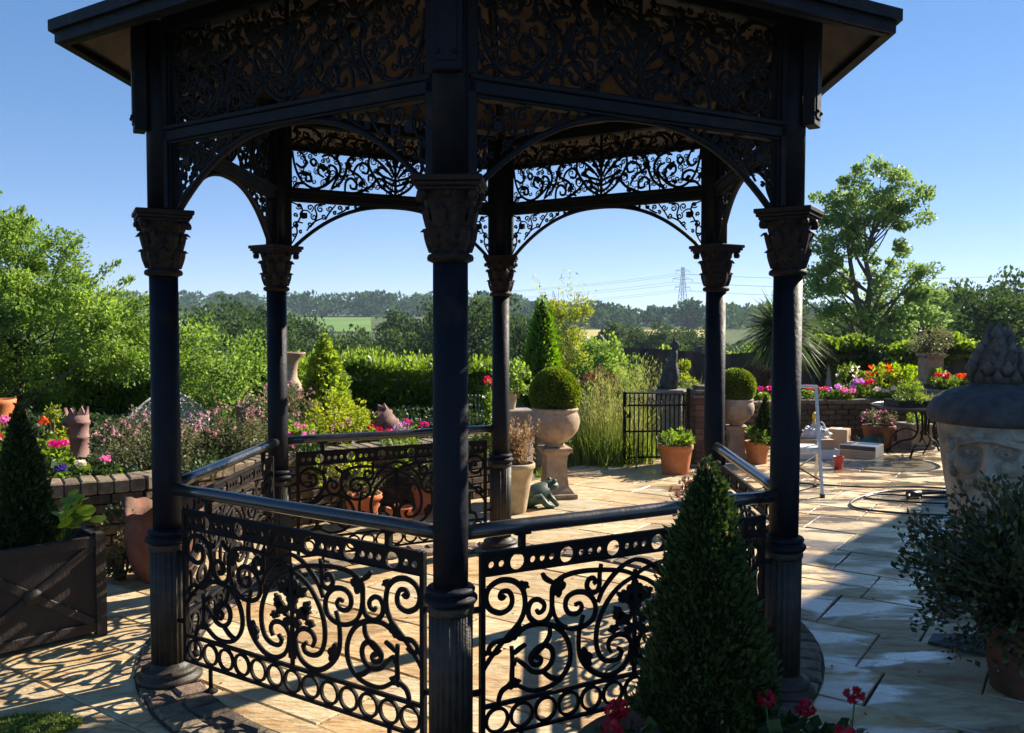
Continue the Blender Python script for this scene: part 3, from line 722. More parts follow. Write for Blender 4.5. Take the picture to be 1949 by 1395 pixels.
# one cast ring of the lower row
rg = MB(); m = 24; vs = []; fs = []
for k in range(m):
    a = 2 * math.pi * k / m
    for (r, y) in ((.0400, -.006), (.0528, -.006), (.0528, .006), (.0400, .006)): vs.append((r * math.cos(a), y, r * math.sin(a)))
for k in range(m):
    j = (k + 1) % m
    for q in range(4): fs.append((k * 4 + q, j * 4 + q, j * 4 + (q + 1) % 4, k * 4 + (q + 1) % 4))
rg.add(vs, fs); ring_me = rg.mesh('ring', 'iron_black')
rail_me = MB().tube([(.055, 0, .932), (.30, 0, .934), (.84, 0, .932), (1.377, 0, .934), (1.622, 0, .932)], .029, 18).mesh('railing', 'iron_rail')
NR = 13; rp = (PW1 - PW0 - .04) / NR
railings = []
for k in (0, 1, 2, 4, 5):
    x, y = colpos(k); x2, y2 = colpos((k + 1) % 6)
    rl = link('railing', rail_me, gz, (x, y, 0), math.atan2(y2 - y, x2 - x))
    railings.append(rl)
    for nm, me in (('panel_frame', frame_me), ('palmette', pal_me), ('pierced_band', band_me)):
        link(nm, me, rl)
    for me in scroll_mes: link('scroll', me, rl)
    for me in lump_mes: link('leaf_ornament', me, rl)
    for i in range(NR): link('ring', ring_me, rl, (PW0 + .02 + rp * (i + .5), 0, (ZR0 + ZR1) / 2))

# --- arch bracket, beam and frieze of a bay
AW0, AW1 = .105, 1.572
def arch_z(s):      # underside of the arch
    f = (s - PC) / (PC - AW0); return 2.545 - .325 * abs(f) ** 2.3
arch = MB()
arch.ribbon([(AW0 + (AW1 - AW0) * k / 40, arch_z(AW0 + (AW1 - AW0) * k / 40)) for k in range(41)], .026, .03, taper=False)
arch_me = arch.mesh('arch', 'iron')
sp_mes = []
for sgn in (1, -1):
    sp = MB()
    def X(d): return (AW0 + d) if sgn > 0 else (AW1 - d)
    def rib(pts, w=.0125): sp.ribbon(spline([(X(p[0]), p[1]) for p in pts], 5), w, .010)
    # square patera with curls around it, then diminishing curls along the arch
    sp.box(X(.085) - .019, X(.085) + .019, -.008, .008, 2.432, 2.470, .003)
    for (cx, cz, r, a0, t) in ((.085, 2.451, .046, .3, .95), (.030, 2.385, .024, 1.2, 1.3), (.050, 2.512, .024, 3.6, 1.3), (.125, 2.505, .026, 5.0, 1.3), (.150, 2.445, .024, 2.0, 1.3),
                               (.120, 2.392, .020, 4.0, 1.2), (.195, 2.500, .026, 1.0, 1.3), (.215, 2.450, .018, 4.4, 1.2), (.260, 2.508, .023, 3.0, 1.3), (.295, 2.480, .015, .6, 1.2), (.330, 2.516, .019, 5.2, 1.3),
                               (.385, 2.522, .015, 2.4, 1.2), (.440, 2.527, .012, 4.1, 1.2), (.490, 2.531, .009, 1.1, 1.1), (.025, 2.450, .016, 5.3, 1.2), (.020, 2.318, .015, 2.5, 1.2), (.060, 2.340, .013, .9, 1.1)):
        q = spiral(X(cx), cz, r, r * .22, a0 if sgn > 0 else math.pi - a0, t, 18, sgn)
        sp.ribbon(q, .0115, .010)
    rib([(0, 2.26), (.035, 2.33), (.03, 2.40), (.075, 2.40)])
    rib([(.0, 2.36), (.05, 2.42), (.07, 2.50), (.0, 2.535)])
    rib([(.14, 2.39), (.17, 2.45), (.16, 2.52), (.23, 2.535)])
    rib([(.23, 2.43), (.25, 2.47), (.30, 2.535)]); rib([(.31, 2.475), (.36, 2.50), (.40, 2.54)]); rib([(.10, 2.35), (.15, 2.41), (.21, 2.44)])
    rib([(.42, 2.50), (.47, 2.53), (.53, 2.54)])
    sp_mes.append(sp.mesh('spandrel_scrollwork', 'iron'))
beam_me = MB().box(.060, 1.617, -.034, .034, 2.552, 2.600, .004).box(.062, 1.615, -.042, .042, 2.6005, 2.622, .004).box(.062, 1.615, -.026, .026, 2.540, 2.5515, .003).mesh('beam', 'iron')
eave_beam_me = MB().box(.062, 1.615, -.036, .036, 3.045, 3.12, .004).mesh('eave_beam', 'iron')
fz_mes = []; fz = MB(); FZ0, FZ1 = 2.624, 3.044
def ft(x, y): return (AW0 + (x - 265) / 580 * (PC - AW0), FZ0 + (1330 - .112 * (x - 265) - y) / 240 * .262)
FH = [
    [(272, 1100), (285, 1190), (320, 1270), (385, 1305), (445, 1270), (470, 1205), (450, 1160), (415, 1165), (410, 1205), (440, 1225)],
    [(275, 1320), (300, 1290), (330, 1285)],
    [(330, 1110), (345, 1160), (320, 1190), (290, 1170)],
    [(330, 1110), (300, 1070), (320, 1020), (380, 1010), (410, 1060), (385, 1090), (355, 1075)],
    [(385, 1120), (400, 1140), (385, 1165), (368, 1142), (385, 1120)],
    [(430, 1100), (470, 1080), (520, 1110), (530, 1170), (500, 1240), (480, 1290)],
    [(480, 1290), (530, 1240), (560, 1170), (575, 1090), (620, 1050), (660, 1070)],
    [(555, 1300), (560, 1230), (590, 1200), (620, 1225), (615, 1260), (590, 1262), (585, 1240)],
    [(470, 1300), (540, 1305), (620, 1285), (690, 1240), (730, 1185), (720, 1160), (690, 1165), (690, 1195)],
    [(600, 1180), (620, 1120), (660, 1090), (690, 1110), (680, 1150), (650, 1150)],
    [(700, 1020), (690, 1090), (715, 1150), (760, 1215), (810, 1250), (845, 1262)],
    [(845, 1240), (800, 1215), (775, 1180), (745, 1170), (725, 1195)],
    [(830, 1150), (790, 1100), (745, 1060), (710, 1045)],
    [(838, 1140), (815, 1080), (790, 1035), (770, 1015)],
    [(845, 1165), (775, 1150), (720, 1130)],
    [(620, 1050), (610, 990), (640, 950), (690, 960), (700, 1000), (675, 1015), (660, 995)],
    [(470, 1080), (460, 1020), (490, 970), (540, 970), (555, 1010), (530, 1035), (510, 1015)],
    [(410, 1060), (430, 1000), (400, 950), (340, 940), (280, 960)],
    [(540, 970), (590, 950), (640, 950)], [(700, 1020), (740, 960), (800, 945), (845, 960)], [(770, 1015), (790, 975), (830, 985), (825, 1015), (805, 1012)],
    [(272, 1040), (300, 1000), (285, 970)],
    [(300, 1235), (330, 1215), (365, 1225), (370, 1260), (345, 1265), (340, 1245)], [(500, 1100), (530, 1060), (575, 1040)], [(430, 1290), (470, 1250), (510, 1190), (500, 1150), (470, 1140)],
    [(560, 1120), (585, 1150), (640, 1180), (670, 1230)], [(730, 1120), (760, 1140), (790, 1180), (845, 1200)], [(520, 1000), (580, 1010), (610, 1030), (600, 1080)], [(330, 970), (360, 985), (345, 1005), (325, 995)],
    [(640, 1010), (620, 1000), (590, 975)], [(745, 1010), (720, 985), (735, 960), (760, 965)], [(800, 1120), (770, 1095), (740, 1100)], [(630, 1290), (660, 1260), (690, 1265)], [(430, 1000), (470, 960), (520, 945)],
]
for h in FH:
    pts = spline([ft(*p) for p in h], 4)
    for q in (pts, mirror(pts)):
        mb = MB(); mb.ribbon(q, .0200, .013); fz_mes.append(mb.mesh('scroll', 'iron'))
fz.ribbon([(PC, FZ0), (PC, FZ0 + .2), (PC, FZ1)], .022, .014, taper=False)
for (dx, dz, r, a) in ((0, .235, .026, math.pi / 2), (.045, .215, .018, .8), (-.045, .215, .018, math.pi - .8), (.02, .30, .018, 1.2), (-.02, .30, .018, math.pi - 1.2), (.34, .19, .02, .5), (-.34, .19, .02, 2.6), (.52, .16, .022, .9), (-.52, .16, .022, 2.2), (.60, .30, .022, .1), (-.60, .30, .022, 3.0), (.22, .33, .024, .4), (-.22, .33, .024, 2.7)):
    mb = MB(); leafplate(mb, PC + dx, FZ0 + dz, r, a); fz_mes.append(mb.mesh('leaf_ornament', 'iron'))
fz.box(AW0 - .005, AW1 + .005, -.006, .006, FZ0 - .001, FZ0 + .010, .001); fz.ribbon([(AW0, FZ0), (AW0, FZ1)], .012, .014, taper=False); fz.ribbon([(AW1, FZ0), (AW1, FZ1)], .012, .014, taper=False)
fill = MB(); rf_ = random.Random(3); done = []
for _ in range(900):
    r = rf_.uniform(.016, .032); x = rf_.uniform(AW0 + .02, AW1 - .02); z = rf_.uniform(FZ0 + .02, FZ1 - .015)
    if z < FZ0 + .20 and rf_.random() < .5: continue
    if any((x - q[0]) ** 2 + (z - q[1]) ** 2 < (.74 * (r + q[2])) ** 2 for q in done): continue
    done.append((x, z, r)); fill.ribbon(spiral(x, z, r, r * .25, rf_.uniform(0, 6), rf_.choice((1.1, 1.4)), 14, rf_.choice((1, -1))), .0095, .009, .004)
    if rf_.random() < .35: leafplate(fill, x + r * .6, z + r * .6, r * .5, rf_.uniform(0, 6), 5, 1.5, .009, .004)
fill_me = fill.mesh('fine_tracery', 'iron')
fz_me = fz.mesh('frieze', 'iron')
for k in range(6):
    x, y = colpos(k); x2, y2 = colpos((k + 1) % 6); a = math.atan2(y2 - y, x2 - x)
    ar = link('arch', arch_me, gz, (x, y, 0), a); 
    for me in sp_mes: tag(link('spandrel_scrollwork', me, ar), kind='stuff')
    link('beam', beam_me, gz, (x, y, 0), a); fo = link('frieze', fz_me, gz, (x, y, 0), a)
    for me in fz_mes: link(me.name.split('.')[0], me, fo)
    tag(link('fine_tracery', fill_me, fo), kind='stuff')
    link('eave_beam', eave_beam_me, gz, (x, y, 0), a)

# --- roof: six sloping faces, boarded below, tiled above, with fascia and gutter
RE, ZE, ZA = 2.085, 2.985, 4.06          # eave corner radius, underside height at the eave, apex underside
roof = MB()
def rp3(k, f, dz=0.0):   # point on hip k; f=0 eave corner, 1 apex
    x, y = colpos(k, RE * (1 - f)); return (x, y, ZE + (ZA - ZE) * f + dz)
for k in range(6):
    roof.add([rp3(k, 0, .052), rp3(k + 1, 0, .052), rp3(k, 1, .052)], [(0, 2, 1)])
    roof.add([rp3(k, 0, .066), rp3(k + 1, 0, .066), rp3(k, 1, .090)], [(0, 1, 2)])
rf = roof.build('roof', 'roof_felt', gz)
for k in range(6):
    # boards on the underside, parallel to the eave, each lapping a little
    nb = 11
    for i in range(nb):
        f0, f1 = i / nb * .97, (i + .97) / nb * .97
        a, b, c, d = rp3(k, f0), rp3(k + 1, f0), rp3(k + 1, f1), rp3(k, f1)
        lap = .012
        mb = MB()
        top = [Vector(q) + Vector((0, 0, .048)) for q in (a, b, c, d)]
        bot = [Vector(a), Vector(b), Vector(c) + Vector((0, 0, lap)), Vector(d) + Vector((0, 0, lap))]
        # shorten slightly at the hips
        for L_ in (top, bot):
            m1 = (L_[0] + L_[1]) / 2; m2 = (L_[2] + L_[3]) / 2
            L_[0] = L_[0].lerp(m1, .012); L_[1] = L_[1].lerp(m1, .012); L_[2] = L_[2].lerp(m2, .015); L_[3] = L_[3].lerp(m2, .015)
        mb.add(list(bot) + list(top), [(0, 1, 2, 3), (7, 6, 5, 4), (0, 4, 5, 1), (1, 5, 6, 2), (2, 6, 7, 3), (3, 7, 4, 0)])
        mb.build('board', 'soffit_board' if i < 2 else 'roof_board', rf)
    hip = MB().tube([rp3(k, .0, -.012), rp3(k, .98, -.012)], .028, 4); hip.build('hip_rafter', 'iron', rf)
    mid = [(Vector(rp3(k, f)) + Vector(rp3(k + 1, f))) / 2 + Vector((0, 0, -.004)) for f in (.02, .93)]
    MB().tube(mid, .017, 4).build('rafter', 'iron', rf)
    a = Vector(rp3(k, 0)); b = Vector(rp3(k + 1, 0)); ux = (b - a).normalized(); un = Vector((ux.y, -ux.x, 0))
    if un.dot(a) < 0: un = -un
    fa = MB()
    def strip(o0, o1, z0, z1):
        e0, e1 = o0 * math.tan(R(30)), o1 * math.tan(R(30))
        q = [a + un * o0 - ux * e0, b + un * o0 + ux * e0, b + un * o1 + ux * e1, a + un * o1 - ux * e1]
        vs = [(p.x, p.y, z0) for p in q] + [(p.x, p.y, z1) for p in q]
        fa.add(vs, [(3, 2, 1, 0), (4, 5, 6, 7), (0, 1, 5, 4), (1, 2, 6, 5), (2, 3, 7, 6), (3, 0, 4, 7)])
    strip(.002, .022, 2.952, 3.036); strip(-.030, .0015, 2.948, 2.978)
    fa.build('fascia', 'iron', rf)
    fa = MB(); strip(.0225, .044, 3.000, 3.048); fa.build('gutter', 'iron', rf)
MB().lathe([(.10, 4.12), (.12, 4.2), (.07, 4.26), (.04, 4.34), (.07, 4.42), (.06, 4.48), (.01, 4.62)], 16).build('finial', 'iron', rf)

# ================================================================== land beyond the garden
YL = [-80, 14, 30, 80, 200, 300, 400, 560, 800, 1200, 4500]
ZL = [-.25, -.25, -3, -9, -8, -5, -.5, 7.2, 17, 24, 30]
ZR_ = [-.25, -.25, -2, -6, -5.5, -.6, .8, 3, 10, 18, 25]
def land(x, y):
    x = np.asarray(x, float); y = np.asarray(y, float)
    w = np.clip((x / np.maximum(y, 1) + .05) / .15, 0, 1); w = w * w * (3 - 2 * w)
    return np.interp(y, YL, ZL) * (1 - w) + np.interp(y, YL, ZR_) * w
ys = np.concatenate([np.linspace(-60, 14, 8), np.linspace(16, 100, 30), np.linspace(110, 600, 40), np.linspace(650, 4500, 25)])
us = np.linspace(-1.6, 1.6, 61)
GXs, GYs = np.meshgrid(us, ys); GXs = GXs * (np.maximum(GYs, 0) + 60)
GZs = land(GXs, GYs)
nv = len(us); idx = np.arange(len(ys) * nv).reshape(len(ys), nv)
me = bpy.data.meshes.new('ground')
me.from_pydata(np.stack([GXs, GYs, GZs], -1).reshape(-1, 3).tolist(), [],
               np.stack([idx[:-1, :-1], idx[:-1, 1:], idx[1:, 1:], idx[1:, :-1]], -1).reshape(-1, 4).tolist())
me.materials.append(MATS['terrain']); me.polygons.foreach_set('use_smooth', [True] * len(me.polygons)); me.update()
tag(link('ground', me), kind='structure')
def field(name, u0, u1, y0, y1, mat, dz=.35):
    ys = np.linspace(y0, y1, 14); us = np.linspace(u0, u1, 16)
    X, Y = np.meshgrid(us, ys); X = X * Y; Z = land(X, Y) + dz
    idx = np.arange(14 * 16).reshape(14, 16); me = bpy.data.meshes.new(name)
    me.from_pydata(np.stack([X, Y, Z], -1).reshape(-1, 3).tolist(), [], np.stack([idx[:-1, :-1], idx[:-1, 1:], idx[1:, 1:], idx[1:, :-1]], -1).reshape(-1, 4).tolist())
    me.materials.append(MATS[mat]); me.update(); return tag(link(name, me), kind='structure')
field('green_field', -.46, -.165, 395, 575, 'field_green')
field('stubble_field', 0.078, .236, 225, 380, 'field_straw')
field('green_field', -.47, -.41, 300, 380, 'field_green')

# far woods: one mass, too far off to count
def wood(name, label, u0, u1, y0, y1, cnt, h, mat, quads=70, seed=1, leafk=.16):
    g = np.random.default_rng(seed); lv = Leaves()
    for _ in range(cnt):
        y = y0 + (y1 - y0) * g.uniform(0, 1) ** 1.2; x = g.uniform(u0, u1) * y; z = float(land(x, y)); hh = h * g.uniform(.65, 1.25)
        r = hh * g.uniform(.35, .55)
        d = unit(g.normal(size=(quads, 3))); bl = g.integers(0, 6, quads); lob = g.normal(0, .45, (6, 3)); d = unit(d + lob[bl] * 1.2) ; 
        P = np.array([x, y, z + hh * .5]) + d * np.array([r, r, hh * .5]) * g.uniform(.75, 1.0, (quads, 1))
        lv.add(P, hh * leafk, .75, dirs=d, up=.1, tint=np.full(quads, g.uniform(.1, .9)), spread=.6)
    return tag(lv.build(name, mat), label, 'wood', kind='stuff')
wood('far_wood', 'bluish green woods along the far left ridge', -.75, .02, 590, 1050, 420, 15, 'leaf_far', 170, 3)
wood('far_wood', 'bluish woods along the skyline below the pylon', .0, .75, 395, 800, 430, 12, 'leaf_far', 170, 4)
wood('hedgerow', 'dark hedgerow between the valley fields', -.50, -.05, 300, 392, 70, 3.2, 'leaf_far', 200, 5)
wood('hedgerow', 'dark scrub below the stubble field', .06, .5, 120, 222, 90, 3.6, 'leaf_mid', 420, 6, .12)
wood('valley_wood', 'dark green wood filling the valley behind the hedge', -.6, .12, 80, 160, 120, 6.6, 'leaf_mid', 900, 8, .10)
wood('valley_wood', 'green wood behind the fence at far right', .34, .9, 55, 170, 110, 7.0, 'leaf_mid', 700, 9, .09)

# single trees that can be told apart beyond the garden
def make_tree_meshes(seed, h, r, leaf, ncl, per, mat, clump, shape=1.0):
    global rng
    rng = np.random.default_rng(seed); lv = Leaves()
    C = clump_crown(lv, (0, 0, h * .62), (r, r, h * .40 * shape), ncl, per, leaf, clump, .6, .35)
    tr = MB(); branches(tr, (0, 0, -.4), (0, 0, h * .8), C, h * .028, 12)
    return lv.mesh('crown', mat), tr.mesh('trunk', 'bark')
TM = [make_tree_meshes(s, 10, 4.2, .36, 75, 170, 'leaf_mid', 1.15) for s in (21, 22, 23)]
def far_tree(x, y, h, kind, label, rz=0, sx=1.0, mats=TM, group='trees in the valley'):
    z = float(land(x, y)); t = empty('tree', (x, y, z - .3), rz, label, 'tree', group); cr, tk = mats[kind]; s = h / 10
    link('crown', cr, t, scale=(s * sx, s * sx, s)); link('trunk', tk, t, scale=(s, s, s)); return t
def U(px, d): return (px - 974.5) * d / 1626.0
def Zp(py, d): return 1.7 - (py - 623.3) * d / 1626.0
for (px, d, top, k, sx, lab) in ((455, 95, 582, 0, 1.15, 'large dark round tree in the valley left of the second column'), (395, 80, 590, 1, 1.0, 'dark tree in the valley just right of the left column'),
        (556, 100, 606, 2, .85, 'dark valley tree behind the stone vase'), (742, 85, 628, 0, 1.0, 'broad dark tree in front of the green field'), (800, 110, 588, 1, 1.0, 'dark tree showing just left of the central column'),
        (912, 70, 568, 2, .95, 'tall dark tree between the central column and the back column'), (655, 75, 640, 1, .9, 'low dark tree above the hedge left of centre'), (500, 70, 625, 2, .8, 'low dark tree above the hedge beside the second column'),
        (1005, 60, 600, 0, .7, 'dark tree behind the clipped conifer')):
    x = U(px, d); z = float(land(x, d)); far_tree(x, d, Zp(top, d) - z + .3, k, lab, random.uniform(0, 6), sx)
for (px, d, top, k, sx, lab) in ((1180, 120, 612, 0, 1.0, 'small round tree at the edge of the stubble field'), (1245, 105, 622, 1, 1.1, 'low bush-like tree right of the stubble field'), (1315, 110, 626, 2, 1.2, 'low tree seen against the stubble field by the back right column'),
        (1820, 60, 545, 0, 1.1, 'dark round tree on the right skyline'), (1880, 70, 533, 1, 1.0, 'tall pale tree on the right skyline'), (1930, 45, 560, 2, 1.2, 'green tree at the right edge of the view'), (1760, 50, 585, 1, 1.1, 'green tree behind the fence right of the airy tree')):
    x = U(px, d); z = float(land(x, d)); far_tree(x, d, Zp(top, d) - z + .3, k, lab, random.uniform(0, 6), sx, group='trees beyond the fence')
# a poplar and conifers on the far left ridge
pop = Leaves(); d = unit(rng.normal(size=(500, 3))); pop.add(d * np.array([2.2, 2.2, 9]) + np.array([0, 0, 9.5]), 2.0, .7, dirs=d, tint=np.full(500, .2))
pop_me = pop.mesh('crown', 'leaf_far'); pt_me = MB().tube([(0, 0, -1), (0, 0, 8)], [.6, .3], 6).mesh('trunk', 'bark')
for (px, d, top, lab) in ((712, 640, 566, 'slim dark poplar on the far ridge'), (800, 700, 570, 'pointed conifer on the far ridge left of the central column'), (778, 720, 574, 'shorter pointed conifer on the far ridge')):
    x = U(px, d); z = float(land(x, d)); s = (Zp(top, d) - z) / 18.5
    t = empty('poplar_tree', (x, d, z), 0, lab, 'tree', 'pointed trees on the far ridge'); link('crown', pop_me, t, scale=(s, s, s)); link('trunk', pt_me, t, scale=(s, s, s))

# electricity pylon
pd = 900.0; px0 = U(1298, pd); pz0 = float(land(px0, pd)); ptop = Zp(508, pd); ph = ptop - pz0
py = empty('pylon', (px0, pd, pz0), .3, 'grey lattice electricity pylon on the skyline', 'pylon')
lat = MB()
def pw(f): return 4.6 * (1 - f) ** 1.5 + 1.1
lv_ = [0, .16, .30, .43, .54, .64, .73, .81, .88, .94, 1.0]
for i in range(len(lv_) - 1):
    for sx, sy in ((1, 1), (1, -1), (-1, 1), (-1, -1)):
        a = (sx * pw(lv_[i]), sy * pw(lv_[i]), ph * lv_[i]); b = (sx * pw(lv_[i + 1]), sy * pw(lv_[i + 1]), ph * lv_[i + 1])
        lat.tube([a, b], .36, 4)
        c = (-sx * pw(lv_[i + 1]), sy * pw(lv_[i + 1]), ph * lv_[i + 1]); lat.tube([a, c], .20, 4)
lat.build('lattice', 'pylon_steel', py)
tips = []
for f, w in ((.60, 9.0), (.76, 11.5), (.92, 8.0)):
    ar = MB()
    for s in (1, -1):
        ar.tube([(s * 1.5, 0, ph * f), (s * w, 0, ph * f + .4)], .24, 4); ar.tube([(s * 1.5, 0, ph * f + 2.6), (s * w, 0, ph * f + .4)], .2, 4)
        ar.tube([(s * w, 0, ph * f + .4), (s * w, 0, ph * f - 3.0)], .2, 4)
        tips.append(Vector((s * w * math.cos(.3), s * w * math.sin(.3), ph * f - 3)))
    ar.tube([(-1.5, 0, ph * f + 2.6), (1.5, 0, ph * f + 2.6)], .2, 4)
    ar.build('cross_arm', 'pylon_steel', py)
pl = empty('power_line', (px0, pd, pz0), 0, 'thin power cables running left and right from the pylon', 'cable')
for tp in tips:
    w = MB()
    for far in (Vector((-520, 250, -8)), Vector((480, -260, 6))):
        q = []
        for k in range(17):
            f = k / 16; p = tp.lerp(tp + far, f); p.z -= 30 * (1 - (2 * f - 1) ** 2) * .45; q.append(p)
        w.tube(q, .13, 3)
    w.build('cable', 'pylon_steel', pl)

# ================================================================== house out of view at right that shades the near corner
hd = Vector((.655, .756, 0)); hn = Vector((.756, -.655, 0)); off = Vector((math.cos(SUN_AZ), math.sin(SUN_AZ), 0)) * (4.5 / math.tan(SUN_EL))
house = empty('house', (9, 7, 0), 0, 'rendered house with tiled roof beside the terrace, beyond the right edge', 'house')
def house_block(p0, p1, depth, h, nm):
    p0 = Vector((p0[0], p0[1], 0)) + off - house.location; p1 = Vector((p1[0], p1[1], 0)) + off - house.location
    p0.z = p1.z = 0
    a, b = p0 + hn * .35 + hd * .35, p1 + hn * .35 - hd * .35; c, d = b + hn * (depth - .7), a + hn * (depth - .7)
    q = [a, b, c, d]; mb = MB()
    mb.add([(v.x, v.y, -.1) for v in q] + [(v.x, v.y, h - .05) for v in q], [(0, 1, 5, 4), (1, 2, 6, 5), (2, 3, 7, 6), (3, 0, 4, 7)])
    mb.build('wall', 'house_wall', house)
    q = [p0, p1, p1 + hn * depth, p0 + hn * depth]; L_ = (p1 - p0).length
    r0 = p0 + hn * depth / 2 + hd * min(depth / 2, L_ * .4); r1 = p1 + hn * depth / 2 - hd * min(depth / 2, L_ * .4)
    hh = depth * .28; mb = MB()
    mb.add([(v.x, v.y, h) for v in q] + [(r0.x, r0.y, h + hh), (r1.x, r1.y, h + hh)] + [(v.x, v.y, h - .14) for v in q],
           [(0, 1, 5, 4), (1, 2, 5), (2, 3, 4, 5), (3, 0, 4), (6, 7, 1, 0), (7, 8, 2, 1), (8, 9, 3, 2), (9, 6, 0, 3), (9, 8, 7, 6)])
    mb.build('roof', 'house_tile', house)
    Lw = (b - a).length
    for f in (.3, .7):
        m = a + hd * Lw * f - hn * .02; rz = math.atan2(hd.y, hd.x)
        w = MB().box(-.55, .55, -.02, .05, 1.0, 2.2, .01).build('window', 'white_cast', house, m, rz)
        for s in (-1, 1): MB().box(s * .27 - .23, s * .27 + .23, -.028, -.021, 1.06, 2.14).build('pane', 'window_glass', w)
S2 = Vector((2.15, 6.14, 0)); S4 = Vector((1.82, 5.30, 0)); S3 = Vector((2.21, 5.69, 0))
house_block(S2, S2 + hd * 3.6, 5.5, 4.5, 'main')
house_block(S3 - hd * 4.6, S3 - hd * .003, 5.0, 4.5, 'wing')

# ================================================================== raised beds and walls
def brick_wall(name, label, pts, z0, z1, thick, bl, bh, mat, cop, limit, side=-1, soldier=False):
    """wall along a polyline: mortar core plus separate bricks on the camera side, coping stones on top"""
    w = empty(name, (pts[0][0], pts[0][1], 0), 0, label, 'wall'); o = Vector((pts[0][0], pts[0][1], 0))
    core = MB(); V = [Vector((p[0], p[1], 0)) - o for p in pts]
    nrm = []
    for i in range(len(V)):
        t = (V[min(i + 1, len(V) - 1)] - V[max(i - 1, 0)]).normalized(); nrm.append(Vector((-t.y, t.x, 0)) * side)
    A_ = [V[i] for i in range(len(V))]; B_ = [V[i] - nrm[i] * thick for i in range(len(V))]
    for i in range(len(V) - 1):
        q = [A_[i] - nrm[i] * .012, A_[i + 1] - nrm[i + 1] * .012, B_[i + 1], B_[i]]
        core.add([(v.x, v.y, -.05) for v in q] + [(v.x, v.y, z1 - .002) for v in q], [(0, 1, 5, 4), (1, 2, 6, 5), (2, 3, 7, 6), (3, 0, 4, 7), (4, 5, 6, 7)])
    core.build('core', 'mortar', w)
    rows = max(1, int(round((z1 - z0) / bh))); hgt = (z1 - z0) / rows; cnt = 0
    seg = [(V[i + 1] - V[i]).length for i in range(len(V) - 1)]; tot = sum(seg)
    def at(s):
        s = min(max(s, 0), tot - 1e-6); i = 0
        while s > seg[i] and i < len(seg) - 1: s -= seg[i]; i += 1
        t = (V[i + 1] - V[i]).normalized(); return V[i] + t * s, t
    vm = []
    for v in range(5):
        mb = MB(); mb.box(-bl / 2 + .006 + random.uniform(0, .006), bl / 2 - .006 - random.uniform(0, .006), -.018 - random.uniform(0, .008), .05, -hgt / 2 + .005, hgt / 2 - .005, .007)
        vm.append(mb.mesh('brick', mat))
    far = MB()
    for r in range(rows):
        s = bl * (.5 if r % 2 else 1.0)
        while s < tot - bl * .3:
            p, t = at(s); n_ = Vector((-t.y, t.x, 0)) * side
            wx, wy = p.x + o.x, p.y + o.y
            if in_view(wx, wy, .25) and cnt < limit:
                link('brick', random.choice(vm), w, (p.x, p.y, z0 + hgt * (r + .5)), math.atan2(t.y, t.x) + (0 if side < 0 else math.pi)); cnt += 1
            s += bl
    s = .16; cm = []
    cl = .30 if not soldier else .105
    for v in range(4):
        mb = MB(); mb.box(-cl / 2 + .004, cl / 2 - .004, -.035 - random.uniform(0, .01), thick + .02, 0, cop * random.uniform(.92, 1.05), .010); cm.append(mb.mesh('coping_stone', 'coping'))
    while s < tot:
        p, t = at(s)
        if in_view(p.x + o.x, p.y + o.y, .4):
            link('coping_stone', random.choice(cm), w, (p.x, p.y, z1), math.atan2(t.y, t.x) + (0 if side < 0 else math.pi))
        s += cl
    return w
LW = [(-6.5, 5.35), (-4.6, 5.45), (-3.3, 5.75), (-2.65, 6.15), (-2.05, 7.0), (-1.45, 7.65), (-0.6, 8.2), (0.0, 8.75), (0.25, 9.5)]
brick_wall('garden_wall', 'low curved brick wall holding up the left flower bed', LW, 0.0, .52, .22, .215, .075, 'brick', .095, 290, side=-1, soldier=True)
bed = MB(); bp_ = [(x - .0, y + .14) for x, y in LW] + [(0.2, 13.5), (-14, 13.5), (-14, 5.5)]
bed.add([(x, y, .50) for x, y in bp_], [tuple(range(len(bp_)))])
tag(bed.build('flower_bed_soil', 'soil'), kind='structure')
RW = [(3.05, 12.2), (4.2, 12.75), (5.6, 12.9), (7.4, 12.7), (10, 12.0)]
brick_wall('garden_wall', 'low brick retaining wall below the geraniums on the right', RW, 0.0, .56, .22, .215, .075, 'brick', .07, 290, side=-1)
RS = [(3.05, 12.35), (4.2, 12.9), (5.6, 13.05), (7.4, 12.85), (10, 12.15), (12, 14), (12, 15.8), (1.6, 15.8), (2.2, 12.35)]
tag(MB().add([(x, y, .55) for x, y in RS], [tuple(range(len(RS)))]).build('flower_bed_soil', 'soil'), kind='structure')
# lawn strip beyond the urn
LN = [(.25, 9.4), (.55, 10.15), (1.2, 10.85), (2.2, 11.2), (2.2, 12.4), (1.7, 15.8), (-.2, 15.8), (.1, 12)]
tag(MB().add([(x, y, .004) for x, y in LN], [tuple(range(len(LN)))]).build('lawn', 'lawn'), kind='structure')
gl = Leaves(); P = np.stack([rng.uniform(.3, 1.5, 5000), rng.uniform(9.6, 12.2, 5000), np.zeros(5000)], 1)
P = P[[inside(LN, p[0], p[1]) for p in P]]
gl.blades(P, np.stack([rng.normal(0, .3, len(P)), rng.normal(0, .3, len(P)), np.ones(len(P))], 1), rng.uniform(.08, .16, len(P)), .012, .3, 2)
tag(gl.build('lawn_grass', 'leaf_lawn'), 'short bright lawn grass beside the terrace edge', 'grass', kind='stuff')
